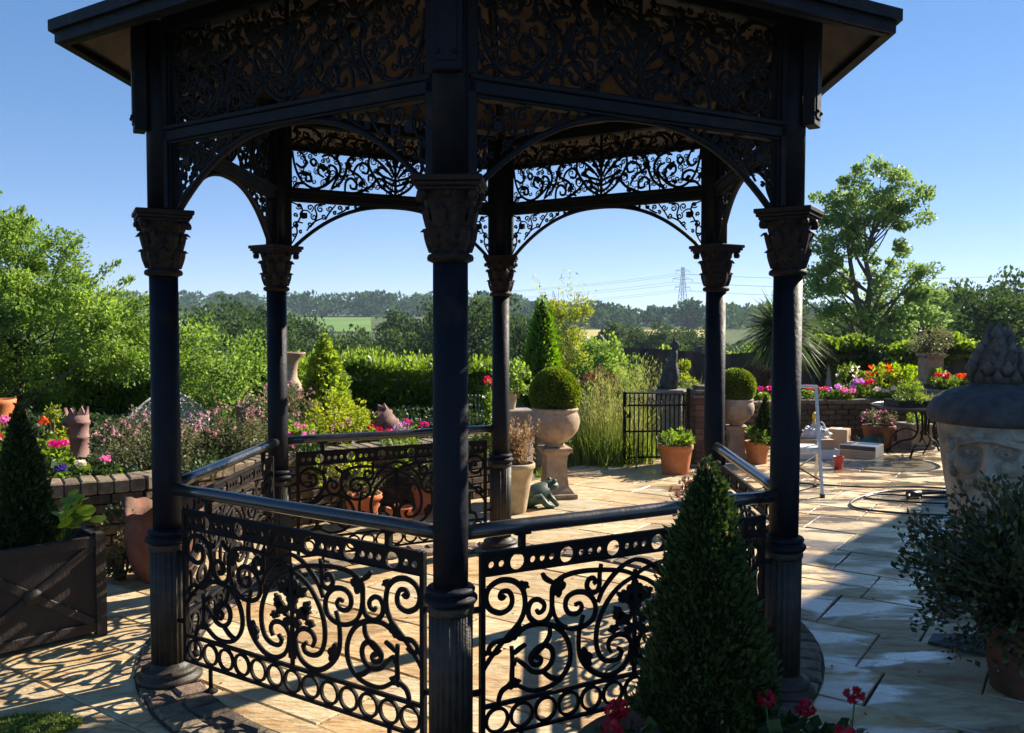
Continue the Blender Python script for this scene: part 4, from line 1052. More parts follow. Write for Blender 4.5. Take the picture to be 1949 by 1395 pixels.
# fence of vertical boards at the far side
fc = empty('fence', (1.6, 15.9, 0), 0, 'dark weathered close-board timber fence behind the right flower beds', 'fence')
x = 0.0; fm = [MB().box(-.068, .068, -.012, .012, 0, 1.0, .003).mesh('board', 'fence_wood') for _ in range(1)]
while x < 9.6:
    h = 1.28 + .05 * math.sin(x * 2) + random.uniform(-.012, .012) + (.06 if x > 3.6 else 0)
    link('board', fm[0], fc, (x, random.uniform(-.006, .006), 0), scale=(1, 1, h)); x += .142
for z in (.35, 1.0): MB().box(-.07, 9.6, .016, .06, z, z + .08, .004).build('fence_rail', 'fence_wood', fc)
for xx in (0, 1.9, 3.8, 5.7, 7.6, 9.5): MB().box(xx - .05, xx + .05, .062, .16, 0, 1.36, .006).build('fence_post', 'fence_wood', fc)

# ================================================================== foliage helpers for the garden
def topiary_cone(name, label, loc, h, r0, n, leaf, mat='leaf_box', z0=0.0, power=1.0, core=.86):
    """clipped cone: dense leaves on a cone surface round a dark inside"""
    t = empty(name, loc, 0, label, 'topiary')
    f = 1 - np.sqrt(rng.uniform(0, 1, n)); a = rng.uniform(0, 2 * math.pi, n)
    prof = (1 - f) ** power
    bumps = 1 + .085 * np.sin(a * 3 + f * 9) + .07 * np.sin(a * 7 - f * 17) + .05 * np.sin(a * 13 + f * 31) + rng.normal(0, .075, n)
    r = r0 * np.maximum(prof, .05) * bumps * np.minimum(1, (f + .06) / .10)** .5
    P = np.stack([r * np.cos(a), r * np.sin(a), z0 + f * h], 1)
    D = np.stack([np.cos(a), np.sin(a), np.full(n, .7)], 1)
    lv = Leaves(); lv.add(P, leaf, .55, dirs=D, up=.2, spread=.8, tint=.45 + .25 * np.sin(a * 5 + f * 13))
    k = n // 12    # stray shoots
    s = rng.choice(n, k); lv.add(P[s] * np.array([1.13, 1.13, 1]) + np.array([0, 0, .006]), leaf * 1.7, .4, dirs=D[s], up=.4, spread=.5, tint=np.full(k, .85))
    lv.build('foliage', mat, t)
    kd = n // 70; sp_ = rng.choice(n, kd * 3); sp_ = sp_[np.sin(a[sp_] * 4 + f[sp_] * 15) > .2][:kd]
    Leaves().add(P[sp_] * np.array([1.02, 1.02, 1]), leaf, .5, dirs=D[sp_], spread=.9).build('dry_leaves', 'leaf_dry', t)
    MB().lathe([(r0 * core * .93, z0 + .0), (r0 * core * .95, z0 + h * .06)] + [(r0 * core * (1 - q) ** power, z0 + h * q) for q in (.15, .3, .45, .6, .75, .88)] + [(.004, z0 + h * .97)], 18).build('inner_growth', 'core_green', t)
    MB().tube([(0, 0, z0 - .22), (0, 0, z0 + h * .3)], .02, 8).build('stem', 'bark', t)
    return t
def ball_leaves(r, n, leaf, squash=1.0, flat_bottom=-.55):
    d = unit(rng.normal(size=(n * 2, 3))); d = d[d[:, 2] > flat_bottom][:n]
    ph = rng.uniform(0, 6, 4)
    rr = r * (1 + rng.normal(0, .026, len(d)) + .035 * np.sin(d[:, 0] * 3 + ph[0]) * np.sin(d[:, 2] * 3 + ph[1]) + .025 * np.sin(d[:, 1] * 6 + ph[2]) * np.sin(d[:, 0] * 5 + ph[3]))[:, None]
    lv = Leaves(); lv.add(d * rr * np.array([1, 1, squash]), leaf, .55, dirs=d, up=.15, spread=.8, tint=.5 + .2 * np.sin(d[:, 0] * 9) * np.sin(d[:, 1] * 8))
    return lv
def bush(name, label, loc, r, n, leaf, mat, cat='shrub', clumps=26, clump_r=.12, flower=None, nfl=0, fsize=.02, fr=1.0, group=None, up=.25, aspect=.5, z=None, stems=6, shell=.5, ftop=.2):
    """loose rounded shrub: foliage in clumps, stems inside, optional flower heads"""
    t = empty(name, loc, random.uniform(0, 6), label, cat, group)
    zc = r[2] if z is None else z
    lv = Leaves(); C = clump_crown(lv, (0, 0, zc), r, clumps, max(4, n // clumps), leaf, clump_r, aspect, shell, up)
    lv.build('foliage', mat, t)
    st = MB()
    for i in range(min(stems, len(C))):
        c = C[i]; st.tube([(c[0] * .12, c[1] * .12, -.05), (c[0] * .5, c[1] * .5, zc * .6), tuple(c)], [.010 + r[2] * .008, .007, .003], 5)
    st.build('stem', 'twig', t)
    if flower:
        fl = Leaves(); d = unit(rng.normal(size=(nfl * 3, 3))); d = d[d[:, 2] > -ftop][:nfl]
        c = np.array([0, 0, zc]) + d * np.array(r) * fr * rng.uniform(.9, 1.12, (len(d), 1))
        for q in range(8): fl.add(c + rng.normal(0, fsize * .45, c.shape), fsize, .8, dirs=d, up=.2)
        fl.build('blossom', flower, t)
    return t
def geranium(label, loc, h, heads, petal, group=None, spread=.11, leafmat_='leaf_hedge', hs=.045, cat='geranium'):
    t = empty('geranium', loc, random.uniform(0, 6), label, cat, group)
    lv = Leaves(); P, d = ball_points(150, (0, 0, h * .42), (spread, spread, h * .40), .3)
    lv.add(P, .05, .95, dirs=d * .5, up=.5); lv.build('foliage', leafmat_, t)
    for k in range(heads):
        a = 2 * math.pi * (k + random.uniform(-.3, .3)) / heads; rr = spread * random.uniform(.15, .95)
        c = Vector((rr * math.cos(a), rr * math.sin(a), h * random.uniform(.78, 1.05)))
        fl = Leaves(); P, d = ball_points(46, (0, 0, 0), (hs, hs, hs * .75), .75); fl.add(P, hs * .62, .95, dirs=d * .4, up=.1, spread=1.0)
        hd_ = fl.build('flower_head', petal, t, c)
        MB().tube([(rr * .3 * math.cos(a) - c.x, rr * .3 * math.sin(a) - c.y, h * .2 - c.z), (0, 0, -hs * .4)], .003, 5).build('stalk', 'leaf_stalk', hd_)
    return t
surf('leaf_stalk', (0.05, 0.10, 0.02), (0.08, 0.13, 0.03), 10, 0.6, None, 0.0)
def pot(name, label, loc, r, h, mat, cat='pot', rim=.045, taper=.72, group=None, soil=True, curve=0.0):
    t = empty(name, loc, 0, label, cat, group)
    prof = [(r * taper * .97, 0), (r * taper, .008)] + [(r * (taper + (1 - taper) * f) * (1 + curve * math.sin(f * math.pi)) * .96, (h - rim) * f) for f in (.25, .5, .75, .985)]
    prof += [(r, h - rim), (r * 1.03, h - rim * .8), (r * 1.03, h - rim * .15), (r, h), (r * .90, h), (r * .88, h - .04), (r * .80, h - .09)]
    MB().lathe(prof, 32, caps=False).lathe([(r * .7, .002), (r * .69, .004)], 24).build('body', mat, t)
    if soil: MB().lathe([(r * .86, h - .06), (r * .85, h - .05)], 24).build('soil', 'soil', t)
    return t

# ================================================================== left side
# hedge, with a sunlit ragged top
def hedge(name, label, x0, x1, y0, y1, z0, z1, n, leaf, mat, top_amp=.06):
    t = empty(name, ((x0 + x1) / 2, y0, 0), 0, label, 'hedge'); ox, oy = (x0 + x1) / 2, y0
    m = n // 2
    X = rng.uniform(x0, x1, n); top = z1 + top_amp * (np.sin(X * 2.1) + .6 * np.sin(X * 5.3 + 1) + .4 * np.sin(X * 11.7))
    face = np.arange(n) < m
    Y = np.where(face, y0 + np.abs(rng.normal(0, .10, n)) - .06 + .06 * np.sin(X * 4) * np.sin(X * 1.3), y0 + (y1 - y0) * rng.uniform(0, 1, n))
    Z = np.where(face, z0 + (top - z0) * rng.uniform(0, 1, n) ** .7, top + rng.normal(0, .045, n))
    D = np.where(face[:, None], np.array([0, -1, .3]), np.array([0, -.2, 1.0]))
    lv = Leaves(); lv.add(np.stack([X - ox, Y - oy, Z], 1), leaf, .6, dirs=D, up=.25, spread=.9, tint=.5 + .25 * np.sin(X * 3.3) * np.sin(Z * 7))
    k = n // 14; s = rng.choice(np.where(~face)[0], k)
    lv.add(np.stack([X[s] - ox, Y[s] - oy, Z[s] + rng.uniform(.02, .14, k)], 1), leaf, .45, dirs=np.tile([0, 0, 1.0], (k, 1)), spread=.5, tint=np.full(k, .9))
    lv.build('foliage', mat, t)
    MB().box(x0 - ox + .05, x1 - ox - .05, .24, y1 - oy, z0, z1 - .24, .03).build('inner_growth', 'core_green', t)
    return t
hedge('hedge', 'long clipped green hedge across the garden behind the left bed', -9.5, -.15, 11.6, 13.0, .3, 1.15, 54000, .068, 'leaf_hedge', .035)

# arching shrub-tree at the far left
t = empty('tree', (-5.15, 8.9, .5), 0, 'bright green arching small tree at the left edge behind the bed', 'tree')
lv = Leaves(); C = []
for (cx, cy, cz, rx, rz, k) in ((-.45, 0, 1.30, 1.1, .78, 74), (.75, -.1, 1.15, .8, .55, 46), (-.2, .1, 1.85, .75, .55, 44), (1.25, .2, .95, .5, .38, 16), (-1.0, -.2, .95, .9, .5, 30), (.15, 0, .75, .7, .28, 16)):
    C.append(clump_crown(lv, (cx, cy, cz), (rx, rx * .8, rz), k, 260, .048, .20, .45, .4, .1, .8))
C = np.concatenate(C)
arch_tips = []
for (dx, dz, ln) in ((-.55, 2.75, .8), (-.35, 2.65, .7), (-.15, 2.5, .8), (.1, 2.35, .8), (.45, 2.15, .9), (.8, 1.95, .9), (1.15, 1.75, .8), (1.45, 1.55, .6), (.6, 1.75, .8), (.2, 2.1, .6), (-.75, 2.4, .6)):
    b = np.array([dx * .75 - .12, 0, dz - ln * .95]); e = np.array([dx + .16, rng.uniform(-.3, .3), dz - .05]); m_ = 230
    f = rng.uniform(0, 1, m_)[:, None]; P = b + (e - b) * f + np.array([0, 0, .16]) * np.sin(f * math.pi) + rng.normal(0, .055, (m_, 3)) * (1.25 - f)
    lv.add(P, .05, .40, dirs=np.tile(e - b, (m_, 1)), spread=.6, tint=.7 * np.ones(m_)); arch_tips.append((b, e))
lv.build('crown', 'leaf_tree', t)
tr = MB(); branches(tr, (0, 0, -.1), (.1, 0, 1.7), C, .05, 26)
for b, e in arch_tips: tr.tube([(0, 0, .9), tuple(b), tuple((b + e) / 2 + np.array([0, 0, .14])), tuple(e)], [.02, .010, .006, .002], 5)
tr.build('trunk', 'bark', t)
bush('shrub', 'rounded light green shrub between the left column and the second column', (-3.35, 9.9, .5), (.62, .6, .62), 5200, .055, 'leaf_tree', clumps=40, clump_r=.17, up=.2)
bush('shrub', 'low bright green shrub in front of the hedge beside the second column', (-3.3, 11.1, .5), (.95, .5, .38), 4000, .06, 'leaf_hedge', clumps=36, clump_r=.16)
# golden cone shrub
t = empty('pyramid_shrub', (U(618, 9.5), 9.5, .45), 0, 'loose yellow green pyramid shrub beside the stone vase', 'shrub')
lv = Leaves(); nn_ = 5600; f = 1 - np.sqrt(rng.uniform(0, 1, nn_)); a = rng.uniform(0, 6.283, nn_)
r = .40 * (1 - f) ** .8 * (1 + .16 * np.sin(a * 3 + f * 11) + .12 * np.sin(a * 5 - f * 23)) * rng.uniform(.55, 1.12, nn_)
lv.add(np.stack([r * np.cos(a), r * np.sin(a), f * 1.2], 1), .066, .62, dirs=np.stack([np.cos(a), np.sin(a), np.full(nn_, .5)], 1), up=.2, spread=.9, tint=.5 + .3 * np.sin(a * 4 + f * 14)); lv.build('foliage', 'leaf_spring', t)
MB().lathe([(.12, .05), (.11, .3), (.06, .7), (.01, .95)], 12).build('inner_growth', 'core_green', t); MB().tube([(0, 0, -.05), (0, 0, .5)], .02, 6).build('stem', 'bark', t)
bush('trailing_plant', 'yellow green plant hanging over the wall left of the paired pots', (-1.55, 7.42, .30), (.34, .16, .17), 900, .04, 'leaf_gold', clumps=20, clump_r=.08)

# pink-flowered shrubs behind the wall
bush('spirea_shrub', 'wide shrub dusted with dusky pink blossom behind the left column', (-2.97, 7.1, .5), (.58, .42, .25), 7500, .030, 'leaf_olive', clumps=60, clump_r=.11, flower='petal_dusky', nfl=75, fsize=.018, fr=1.12, ftop=-.35, z=.19)
bush('spirea_shrub', 'pinkish shrub just right of the left column', (-2.45, 7.5, .5), (.30, .32, .255), 3600, .030, 'leaf_olive', clumps=36, clump_r=.10, flower='petal_dusky', nfl=60, fsize=.018, fr=1.1, ftop=-.2)
bush('spirea_shrub', 'dusky pink shrub behind the side railing near the second column', (-2.25, 8.3, .5), (.36, .34, .32), 3400, .034, 'leaf_olive', clumps=34, clump_r=.10, flower='petal_dusky', nfl=50, fsize=.02, fr=1.06, ftop=-.2)
bush('shrub', 'yellow green shrub above the back railing beside the second column', (-1.75, 8.45, .5), (.46, .36, .24), 3600, .034, 'leaf_gold', clumps=36, clump_r=.10, flower='petal_dusky', nfl=10, fsize=.025)
bush('rose_bush', 'pink rose bush in shade below the second column shrubs', (-2.0, 7.75, .5), (.22, .22, .16), 900, .045, 'leaf_hedge', clumps=16, clump_r=.08, flower='petal_pink', nfl=14, fsize=.045)

# crown-topped chimney pots used as ornaments
def chimney_pot(label, loc, r, h, mat='chimney_clay', tilt=None, points=8):
    t = empty('chimney_pot', loc, 0, label, 'chimney pot')
    if tilt: t.rotation_euler = tilt
    b = MB(); b.lathe([(r * 1.04, 0), (r * 1.06, h * .06), (r * .97, h * .08), (r * .96, h * .40), (r * 1.05, h * .42), (r * 1.05, h * .46), (r * .97, h * .48), (r * .99, h * .68), (r * 1.1, h * .70), (r * 1.1, h * .74), (r * 1.0, h * .76), (r * 1.02, h * .86), (r * .84, h * .86), (r * .80, h * .3)], 28, caps=False)
    b.lathe([(r * .7, h * .30), (r * .69, h * .302)], 20)
    b.build('body', mat, t)
    for k in range(points):
        a = 2 * math.pi * k / points; s = MB()
        w = math.pi / points * .86
        vs = []
        for rr in (r * 1.02, r * .86):
            vs += [(rr * math.cos(a - w), rr * math.sin(a - w), h * .855), (rr * math.cos(a + w), rr * math.sin(a + w), h * .855), (rr * math.cos(a + w * .7), rr * math.sin(a + w * .7), h * .90), (rr * 1.02 * math.cos(a), rr * 1.02 * math.sin(a), h), (rr * math.cos(a - w * .7), rr * math.sin(a - w * .7), h * .90)]
        s.add(vs, [(0, 1, 2, 3, 4), (9, 8, 7, 6, 5), (0, 5, 6, 1), (1, 6, 7, 2), (2, 7, 8, 3), (3, 8, 9, 4), (4, 9, 5, 0)])
        s.build('crown_point', mat, t)
    return t
chimney_pot('crown-topped mauve brown chimney pot standing in the left bed', (U(143, 7.6), 7.6, .5), .100, .48)
chimney_pot('brown chimney pot behind the pink shrub near the second column', (U(466, 9.6), 9.6, .5), .10, .36)
chimney_pot('dark clay chimney pot lying tilted among the red geraniums', (U(757, 8.9), 8.9, .50), .15, .42, 'chimney_clay', (R(12), R(-38), 0), 6)
# terracotta urn at the very left
t = empty('terracotta_urn', (U(-8, 7.0), 7.0, .5), 0, 'orange terracotta urn cut off by the left edge', 'urn')
MB().lathe([(.10, 0), (.105, .03), (.05, .06), (.045, .12), (.07, .16), (.125, .22), (.145, .30), (.13, .36), (.105, .42), (.11, .50), (.135, .56), (.14, .60), (.12, .60), (.09, .5), (.08, .4)], 28).build('body', 'terracotta', t)
for s in (-1, 1): MB().tube(spline([(s * .115, 0, .48), (s * .19, 0, .47), (s * .20, 0, .38), (s * .14, 0, .32)], 5), .013, 8).build('handle', 'terracotta', t)
# white cast seat
st = empty('garden_bench', (U(318, 9.3), 9.3, .42), R(55), 'white lacy cast-iron garden bench behind the pink shrub', 'bench')
st.scale = (1.2, 1, 1); bk = MB()
def seat_top(x): return .58 - .30 * abs(x / .42) ** 1.6
xs_ = np.linspace(-.42, .42, 13)
for i in range(12):
    x0, x1 = xs_[i], xs_[i + 1]; xm = (x0 + x1) / 2; zt = seat_top(xm)
    z = .10
    while z < zt - .02:
        bk.ribbon(spiral(xm, z + .03, .036, .010, random.uniform(0, 6), 1.35, 12), .022, .018); z += .058
top = [(x, seat_top(x)) for x in np.linspace(-.42, .42, 25)]
bk.ribbon(top, .03, .03, taper=False); bk.ribbon([(-.42, .0), (-.42, seat_top(-.42))], .028, .03, taper=False); bk.ribbon([(.42, .0), (.42, seat_top(.42))], .028, .03, taper=False)
bk.ribbon([(-.42, .08), (.42, .08)], .024, .026, taper=False)
tag(bk.build('backrest', 'white_cast', st), kind='stuff')
MB().box(-.44, .44, -.40, -.02, .02, .05, .01).build('seat', 'white_cast', st)
for sx in (-.4, .4):
    for yy in (-.36, -.05): MB().tube([(sx, yy, .02), (sx * 1.03, yy, -.3)], .016, 8).build('leg', 'white_cast', st)
# stone vase on plinth
t = empty('stone_vase', (U(550, 9.1), 9.1, .5), 0, 'tall pale stone vase with flared rim on a plinth behind the second column', 'vase')
MB().box(-.13, .13, -.13, .13, 0, .24, .012).box(-.105, .105, -.105, .105, .2405, .29, .008).build('plinth', 'stone', t)
MB().lathe([(.10, .29), (.10, .32), (.06, .35), (.045, .40), (.06, .43), (.115, .47), (.13, .53), (.12, .60), (.085, .66), (.082, .74), (.095, .82), (.13, .88), (.165, .91), (.17, .93), (.15, .93), (.10, .86), (.07, .75)], 32).build('body', 'stone', t)
# low planting that covers the soil, and trailers over the wall top
gc = Leaves(); nn_ = 26000; X = rng.uniform(-7.5, .1, nn_); Y = rng.uniform(6.4, 11.6, nn_)
ok = np.array([inside(bp_, x, y) and in_view(x, y, .3) for x, y in zip(X, Y)]); X, Y = X[ok], Y[ok]
hgt = .05 + .13 * np.clip(np.sin(X * 2.3 + 1) * np.sin(Y * 2.7) + .3, 0, 1)
gc.add(np.stack([X, Y, .5 + hgt * rng.uniform(.1, 1, len(X))], 1), .06, .6, up=.6, tint=.4 + .3 * np.sin(X * 5) * np.sin(Y * 4))
tag(gc.build('ground_cover', 'leaf_box'), 'dark green ground cover over the left bed', 'ground cover', kind='stuff')
for (x, y, rx, lab) in ((-2.45, 6.55, .26, 'dark trailing plant over the wall behind the left column'), (-1.75, 7.4, .32, 'dark trailing plant over the wall behind the side railing'), (-1.05, 7.98, .34, 'green trailing plant over the wall behind the back railing'), (-.35, 8.45, .28, 'green trailing plant over the wall beside the back column'), (-4.1, 5.75, .45, 'dark trailing plant over the wall behind the box planter')):
    bush('trailing_plant', lab, (x, y, .44), (rx, .17, .13), 900, .042, 'leaf_hedge' if 'green' in lab else 'leaf_box', clumps=20, clump_r=.08)
# geraniums and other flowers along the left wall
for (px, d, h, hd_, pet, lab) in ((712, 8.5, .22, 3, 'petal_red', 'red geranium left of the tilted chimney pot'), (735, 8.45, .20, 2, 'petal_red', 'small scarlet geranium in front of the tilted chimney pot'), (768, 8.6, .22, 4, 'petal_mauve', 'mauve geranium right of the tilted chimney pot'),
        (790, 8.7, .24, 3, 'petal_magenta', 'magenta geranium beside the central column'), (805, 8.75, .19, 2, 'petal_red', 'low red geranium hard against the central column'),
        (110, 6.6, .34, 4, 'petal_magenta', 'crimson pink geranium at the wall right of the clipped cone'), (85, 6.9, .44, 1, 'petal_orange', 'orange red flowers peeping from behind the clipped cone'), (5, 6.7, .52, 3, 'petal_pink', 'pink geranium below the terracotta urn'), (-6, 6.5, .40, 2, 'petal_red', 'red geranium at the extreme left edge'),
        (145, 6.35, .22, 2, 'petal_white', 'cream flowers at the wall top in the left bed'), (110, 6.2, .16, 2, 'petal_violet', 'violet flower at the wall top beside the clipped cone'), (200, 6.4, .20, 1, 'petal_pink', 'single pink flower below the pink shrub')):
    geranium(lab, (U(px, d), d, .5), h, max(1, hd_ - 1), pet, 'bedding flowers along the left wall', .10, hs=.040)
bush('trailing_plant', 'dark trailing plants along the wall top left of the left column', (-3.25, 6.2, .48), (.55, .16, .09), 1800, .04, 'leaf_box', clumps=24, clump_r=.07)
bush('climbing_plant', 'small pale-leaved climber left of the crown-topped chimney pot', (U(100, 7.4), 7.4, .5), (.09, .09, .26), 500, .04, 'leaf_gold', clumps=14, clump_r=.06)
# big cracked terracotta jar in front of the wall
t = empty('terracotta_jar', (-2.35, 5.72, 0), R(20), 'large weathered terracotta jar with wavy broken rim behind the left column', 'jar')
jar = MB(); nj = 36; vs = []; fs = []
prof = [(.15, 0), (.19, .06), (.235, .18), (.25, .30), (.235, .42), (.225, .47), (.24, .50), (.215, .50), (.20, .42), (.21, .25)]
for i, (r, z) in enumerate(prof):
    for k in range(nj):
        a = 2 * math.pi * k / nj; zz = z
        if i in (5, 6, 7): zz += .045 * math.sin(a * 3) + .02 * math.sin(a * 7)
        rr = r * (1.10 + .06 * math.sin(a * 3)) if i in (6,) else r
        vs.append((rr * math.cos(a), rr * math.sin(a), zz))
for i in range(len(prof) - 1):
    for k in range(nj): fs.append((i * nj + k, i * nj + (k + 1) % nj, (i + 1) * nj + (k + 1) % nj, (i + 1) * nj + k))
jar.add(vs, fs, True); jar.build('body', 'terracotta_dark', t)
MB().lathe([(.205, .38), (.20, .39)], 24).build('soil', 'soil', t)
bush('ground_plant', 'dark straggling plant between planter and terracotta jar', (-2.64, 5.68, 0), (.17, .13, .24), 1300, .035, 'leaf_olive', clumps=16, clump_r=.06)

# square planter with crossed battens
PL = empty('box_planter', (-2.745, 4.645, 0), R(44.2), 'dark wooden box planter with crossed battens in the left corner', 'planter')
hw, hh = .345, .575
for k in range(4):
    M = Matrix.Rotation(k * math.pi / 2, 4, 'Z')
    pn = MB(); pn.box(-hw + .03, hw - .03, -hw, -hw + .02, .03, hh - .02, 0, M); pan = pn.build('panel', 'planter_wood', PL)
    b = MB(); b.box(-hw - .012, hw + .012, -hw - .016, -hw - .001, .03, .085, .004, M); b.build('batten', 'planter_wood', pan)
    b = MB(); b.box(-hw - .012, hw + .012, -hw - .016, -hw - .001, hh - .075, hh - .02, .004, M); b.build('batten', 'planter_wood', pan)
    for s in (1, -1):
        ang = math.atan2(hh - .16, 2 * hw - .09) * s; ln = math.hypot(hh - .16, 2 * hw - .09) / 2
        M2 = M @ Matrix.Translation((0, -hw - (.009 if s > 0 else .011), hh / 2 + .005)) @ Matrix.Rotation(-ang, 4, 'Y')
        b = MB(); b.box(-ln, ln, -.006, .0075, -.022, .022, .003, M2); b.build('batten', 'planter_wood', pan)
    b = MB(); b.lathe([(.001, 0), (.045, .002), (.045, .010), (.02, .016), (.001, .018)], 12)
    o = b.build('boss', 'planter_wood', pan); o.matrix_local = M @ Matrix.Translation((0, -hw - .018, hh / 2 + .005)) @ Matrix.Rotation(R(90), 4, 'X')
    c = MB(); c.box(hw - .03, hw + .022, -hw - .022, -hw + .03, 0, hh, .005, M); c.build('corner_post', 'planter_wood', PL)
MB().box(-hw + .03, hw - .03, -hw + .025, hw - .025, hh - .09, hh - .07).build('soil', 'soil', PL)
topiary_cone('cone_topiary', 'dark clipped cone growing in the wooden box planter', (-2.70, 4.66, .49), .80, .185, 13000, .022, 'leaf_box', 0, .8, .86)
t = empty('nasturtium', (-2.43, 4.60, .53), 0, 'bright lime nasturtium leaves at the box planter corner', 'plant'); t.scale = (1.35, 1.35, 1.35)
ns = MB(); lf = Leaves()
for k in range(24):
    a = random.uniform(-1.9, 1.9); r = random.uniform(.02, .12); c = Vector((r * math.cos(a) + .01, r * math.sin(a), random.uniform(.07, .18)))
    tilt = Vector((random.uniform(-.4, .4), random.uniform(-.6, .1), 1)).normalized(); e1 = tilt.orthogonal().normalized(); e2 = tilt.cross(e1); R0 = random.uniform(.022, .040)
    pl_ = MB(); vs = [tuple(c + tilt * -.004)] + [tuple(c + (e1 * math.cos(q * math.pi / 5) + e2 * math.sin(q * math.pi / 5)) * R0) for q in range(10)]
    pl_.add(vs, [(0, 1 + q, 1 + (q + 1) % 10) for q in range(10)]); o = pl_.build('leaf', 'leaf_lime', t)
    at = o.data.attributes.new('tint', 'FLOAT', 'POINT'); at.data.foreach_set('value', [random.uniform(.2, 1)] * len(vs))
    ns.tube([(0, 0, -.02), tuple(c * .6 + Vector((0, 0, .02))), tuple(c)], .002, 4)
tag(ns.build('stalk', 'leaf_stalk', t), kind='stuff')
# moss tuft on the paving at bottom left
ms = Leaves(); n_ = 2600; a = rng.uniform(0, 6.28, n_); r = np.sqrt(rng.uniform(0, 1, n_))
P = np.stack([-2.03 + r * np.cos(a) * .20, 3.56 + r * np.sin(a) * .10, np.full(n_, .005)], 1)
ms.blades(P, np.stack([rng.normal(0, .6, n_), rng.normal(0, .6, n_), np.ones(n_)], 1), rng.uniform(.015, .05, n_), .006, .4, 2)
tag(ms.build('moss', 'leaf_lawn'), 'small mossy grass tuft on the paving at bottom left', 'moss', kind='stuff')

# ================================================================== middle: urns, pots, gate, grasses
def urn_on_pedestal(label, loc, s, rz=0):
    t = empty('stone_urn', loc, rz, label, 'urn')
    p = MB()
    p.box(-.19 * s, .19 * s, -.19 * s, .19 * s, 0, .05 * s, .006)
    vs = []; lev = [(.165, .0505), (.15, .075), (.118, .12), (.108, .20), (.102, .36), (.110, .43), (.135, .46)]
    for (w, z) in lev: vs += [(-w * s, -w * s, z * s), (w * s, -w * s, z * s), (w * s, w * s, z * s), (-w * s, w * s, z * s)]
    fs = [(k * 4 + i, k * 4 + (i + 1) % 4, k * 4 + 4 + (i + 1) % 4, k * 4 + 4 + i) for k in range(len(lev) - 1) for i in range(4)]
    fs.append((24, 25, 26, 27)); p.add(vs, fs)
    p.box(-.15 * s, .15 * s, -.15 * s, .15 * s, .4605 * s, .505 * s, .008)
    p.build('pedestal', 'stone', t)
    b = MB(); b.lathe([(.10 * s, .506 * s), (.105 * s, .53 * s), (.085 * s, .545 * s), (.12 * s, .56 * s), (.185 * s, .61 * s), (.235 * s, .68 * s), (.252 * s, .75 * s), (.246 * s, .81 * s), (.228 * s, .85 * s), (.222 * s, .865 * s), (.235 * s, .875 * s), (.238 * s, .89 * s), (.225 * s, .90 * s), (.20 * s, .90 * s), (.19 * s, .86 * s), (.1 * s, .84 * s)], 40)
    b.build('bowl', 'stone', t)
    return t
def box_ball(label, loc, r):
    t = empty('box_ball', loc, 0, label, 'topiary'); ball_leaves(r, 10000, .022 * r / .25 + .006, 1.0, -.85).build('foliage', 'leaf_ball', t)
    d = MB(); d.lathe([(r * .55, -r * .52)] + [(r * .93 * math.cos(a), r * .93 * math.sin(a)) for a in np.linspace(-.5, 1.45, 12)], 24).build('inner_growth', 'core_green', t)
    MB().tube([(0, 0, -r * .9), (0, 0, 0)], .02, 6).build('stem', 'bark', t); return t
urn_on_pedestal('pale stone bowl urn on a flared pedestal right of the back column', (.43, 8.54, 0), 1.0, R(12))
box_ball('clipped box ball growing in the nearer stone bowl urn', (.43, 8.54, 1.045), .245)
urn_on_pedestal('second stone bowl urn on a pedestal behind the back right column', (2.90, 10.98, 0), .88, R(-8))
box_ball('clipped box ball in the farther stone bowl urn', (2.90, 10.98, .945), .232)
# cream pot with dried plant
pot('clay_pot', 'tall cream clay pot beside the back column', (.02, 7.80, 0), .19, .46, 'cream_clay', rim=.05, taper=.60)
t = empty('dried_plant', (.03, 7.80, .42), 0, 'dry rust-coloured flowering stems in the cream pot', 'plant')
dl = Leaves(); n_ = 1500; a = rng.uniform(0, 6.28, n_); D = np.stack([np.cos(a) * .35, np.sin(a) * .35, np.ones(n_)], 1)
P0 = rng.normal(0, .05, (n_, 3)); P0[:, 2] = 0; f = rng.uniform(.15, 1, n_)[:, None]
dl.add(P0 + unit(D) * f * .45 * rng.uniform(.7, 1.1, (n_, 1)), .035, .35, dirs=D, spread=.8); dl.build('foliage', 'leaf_dry', t)
ds = MB()
for k in range(40):
    a = random.uniform(0, 6.28); l = random.uniform(.28, .48); ds.tube([(random.uniform(-.05, .05), random.uniform(-.05, .05), 0), (.34 * l * math.cos(a), .34 * l * math.sin(a), l)], [.004, .002], 4)
tag(ds.build('stem', 'twig', t), kind='stuff')
# frog ornament
t = empty('frog_ornament', (.22, 8.05, 0), R(-62), 'dark green frog ornament crouching at the foot of the urn pedestal', 'ornament')
def blob(mb, c, r, n=14, m=9, rot=None):
    vs = []; fs = []
    for i in range(m + 1):
        th = math.pi * i / m
        for k in range(n):
            ph = 2 * math.pi * k / n; v = Vector((r[0] * math.sin(th) * math.cos(ph), r[1] * math.sin(th) * math.sin(ph), r[2] * math.cos(th)))
            if rot: v = rot @ v
            vs.append((c[0] + v.x, c[1] + v.y, c[2] + v.z))
    for i in range(m):
        for k in range(n): fs.append((i * n + k, (i + 1) * n + k, (i + 1) * n + (k + 1) % n, i * n + (k + 1) % n))
    mb.add(vs, fs, True)
fb = MB(); rt = Matrix.Rotation(R(24), 3, 'X')
blob(fb, (0, .02, .12), (.115, .17, .095), rot=rt); blob(fb, (0, .17, .185), (.085, .085, .055)); blob(fb, (0, -.09, .07), (.10, .09, .07)); fb.build('body', 'frog_green', t)
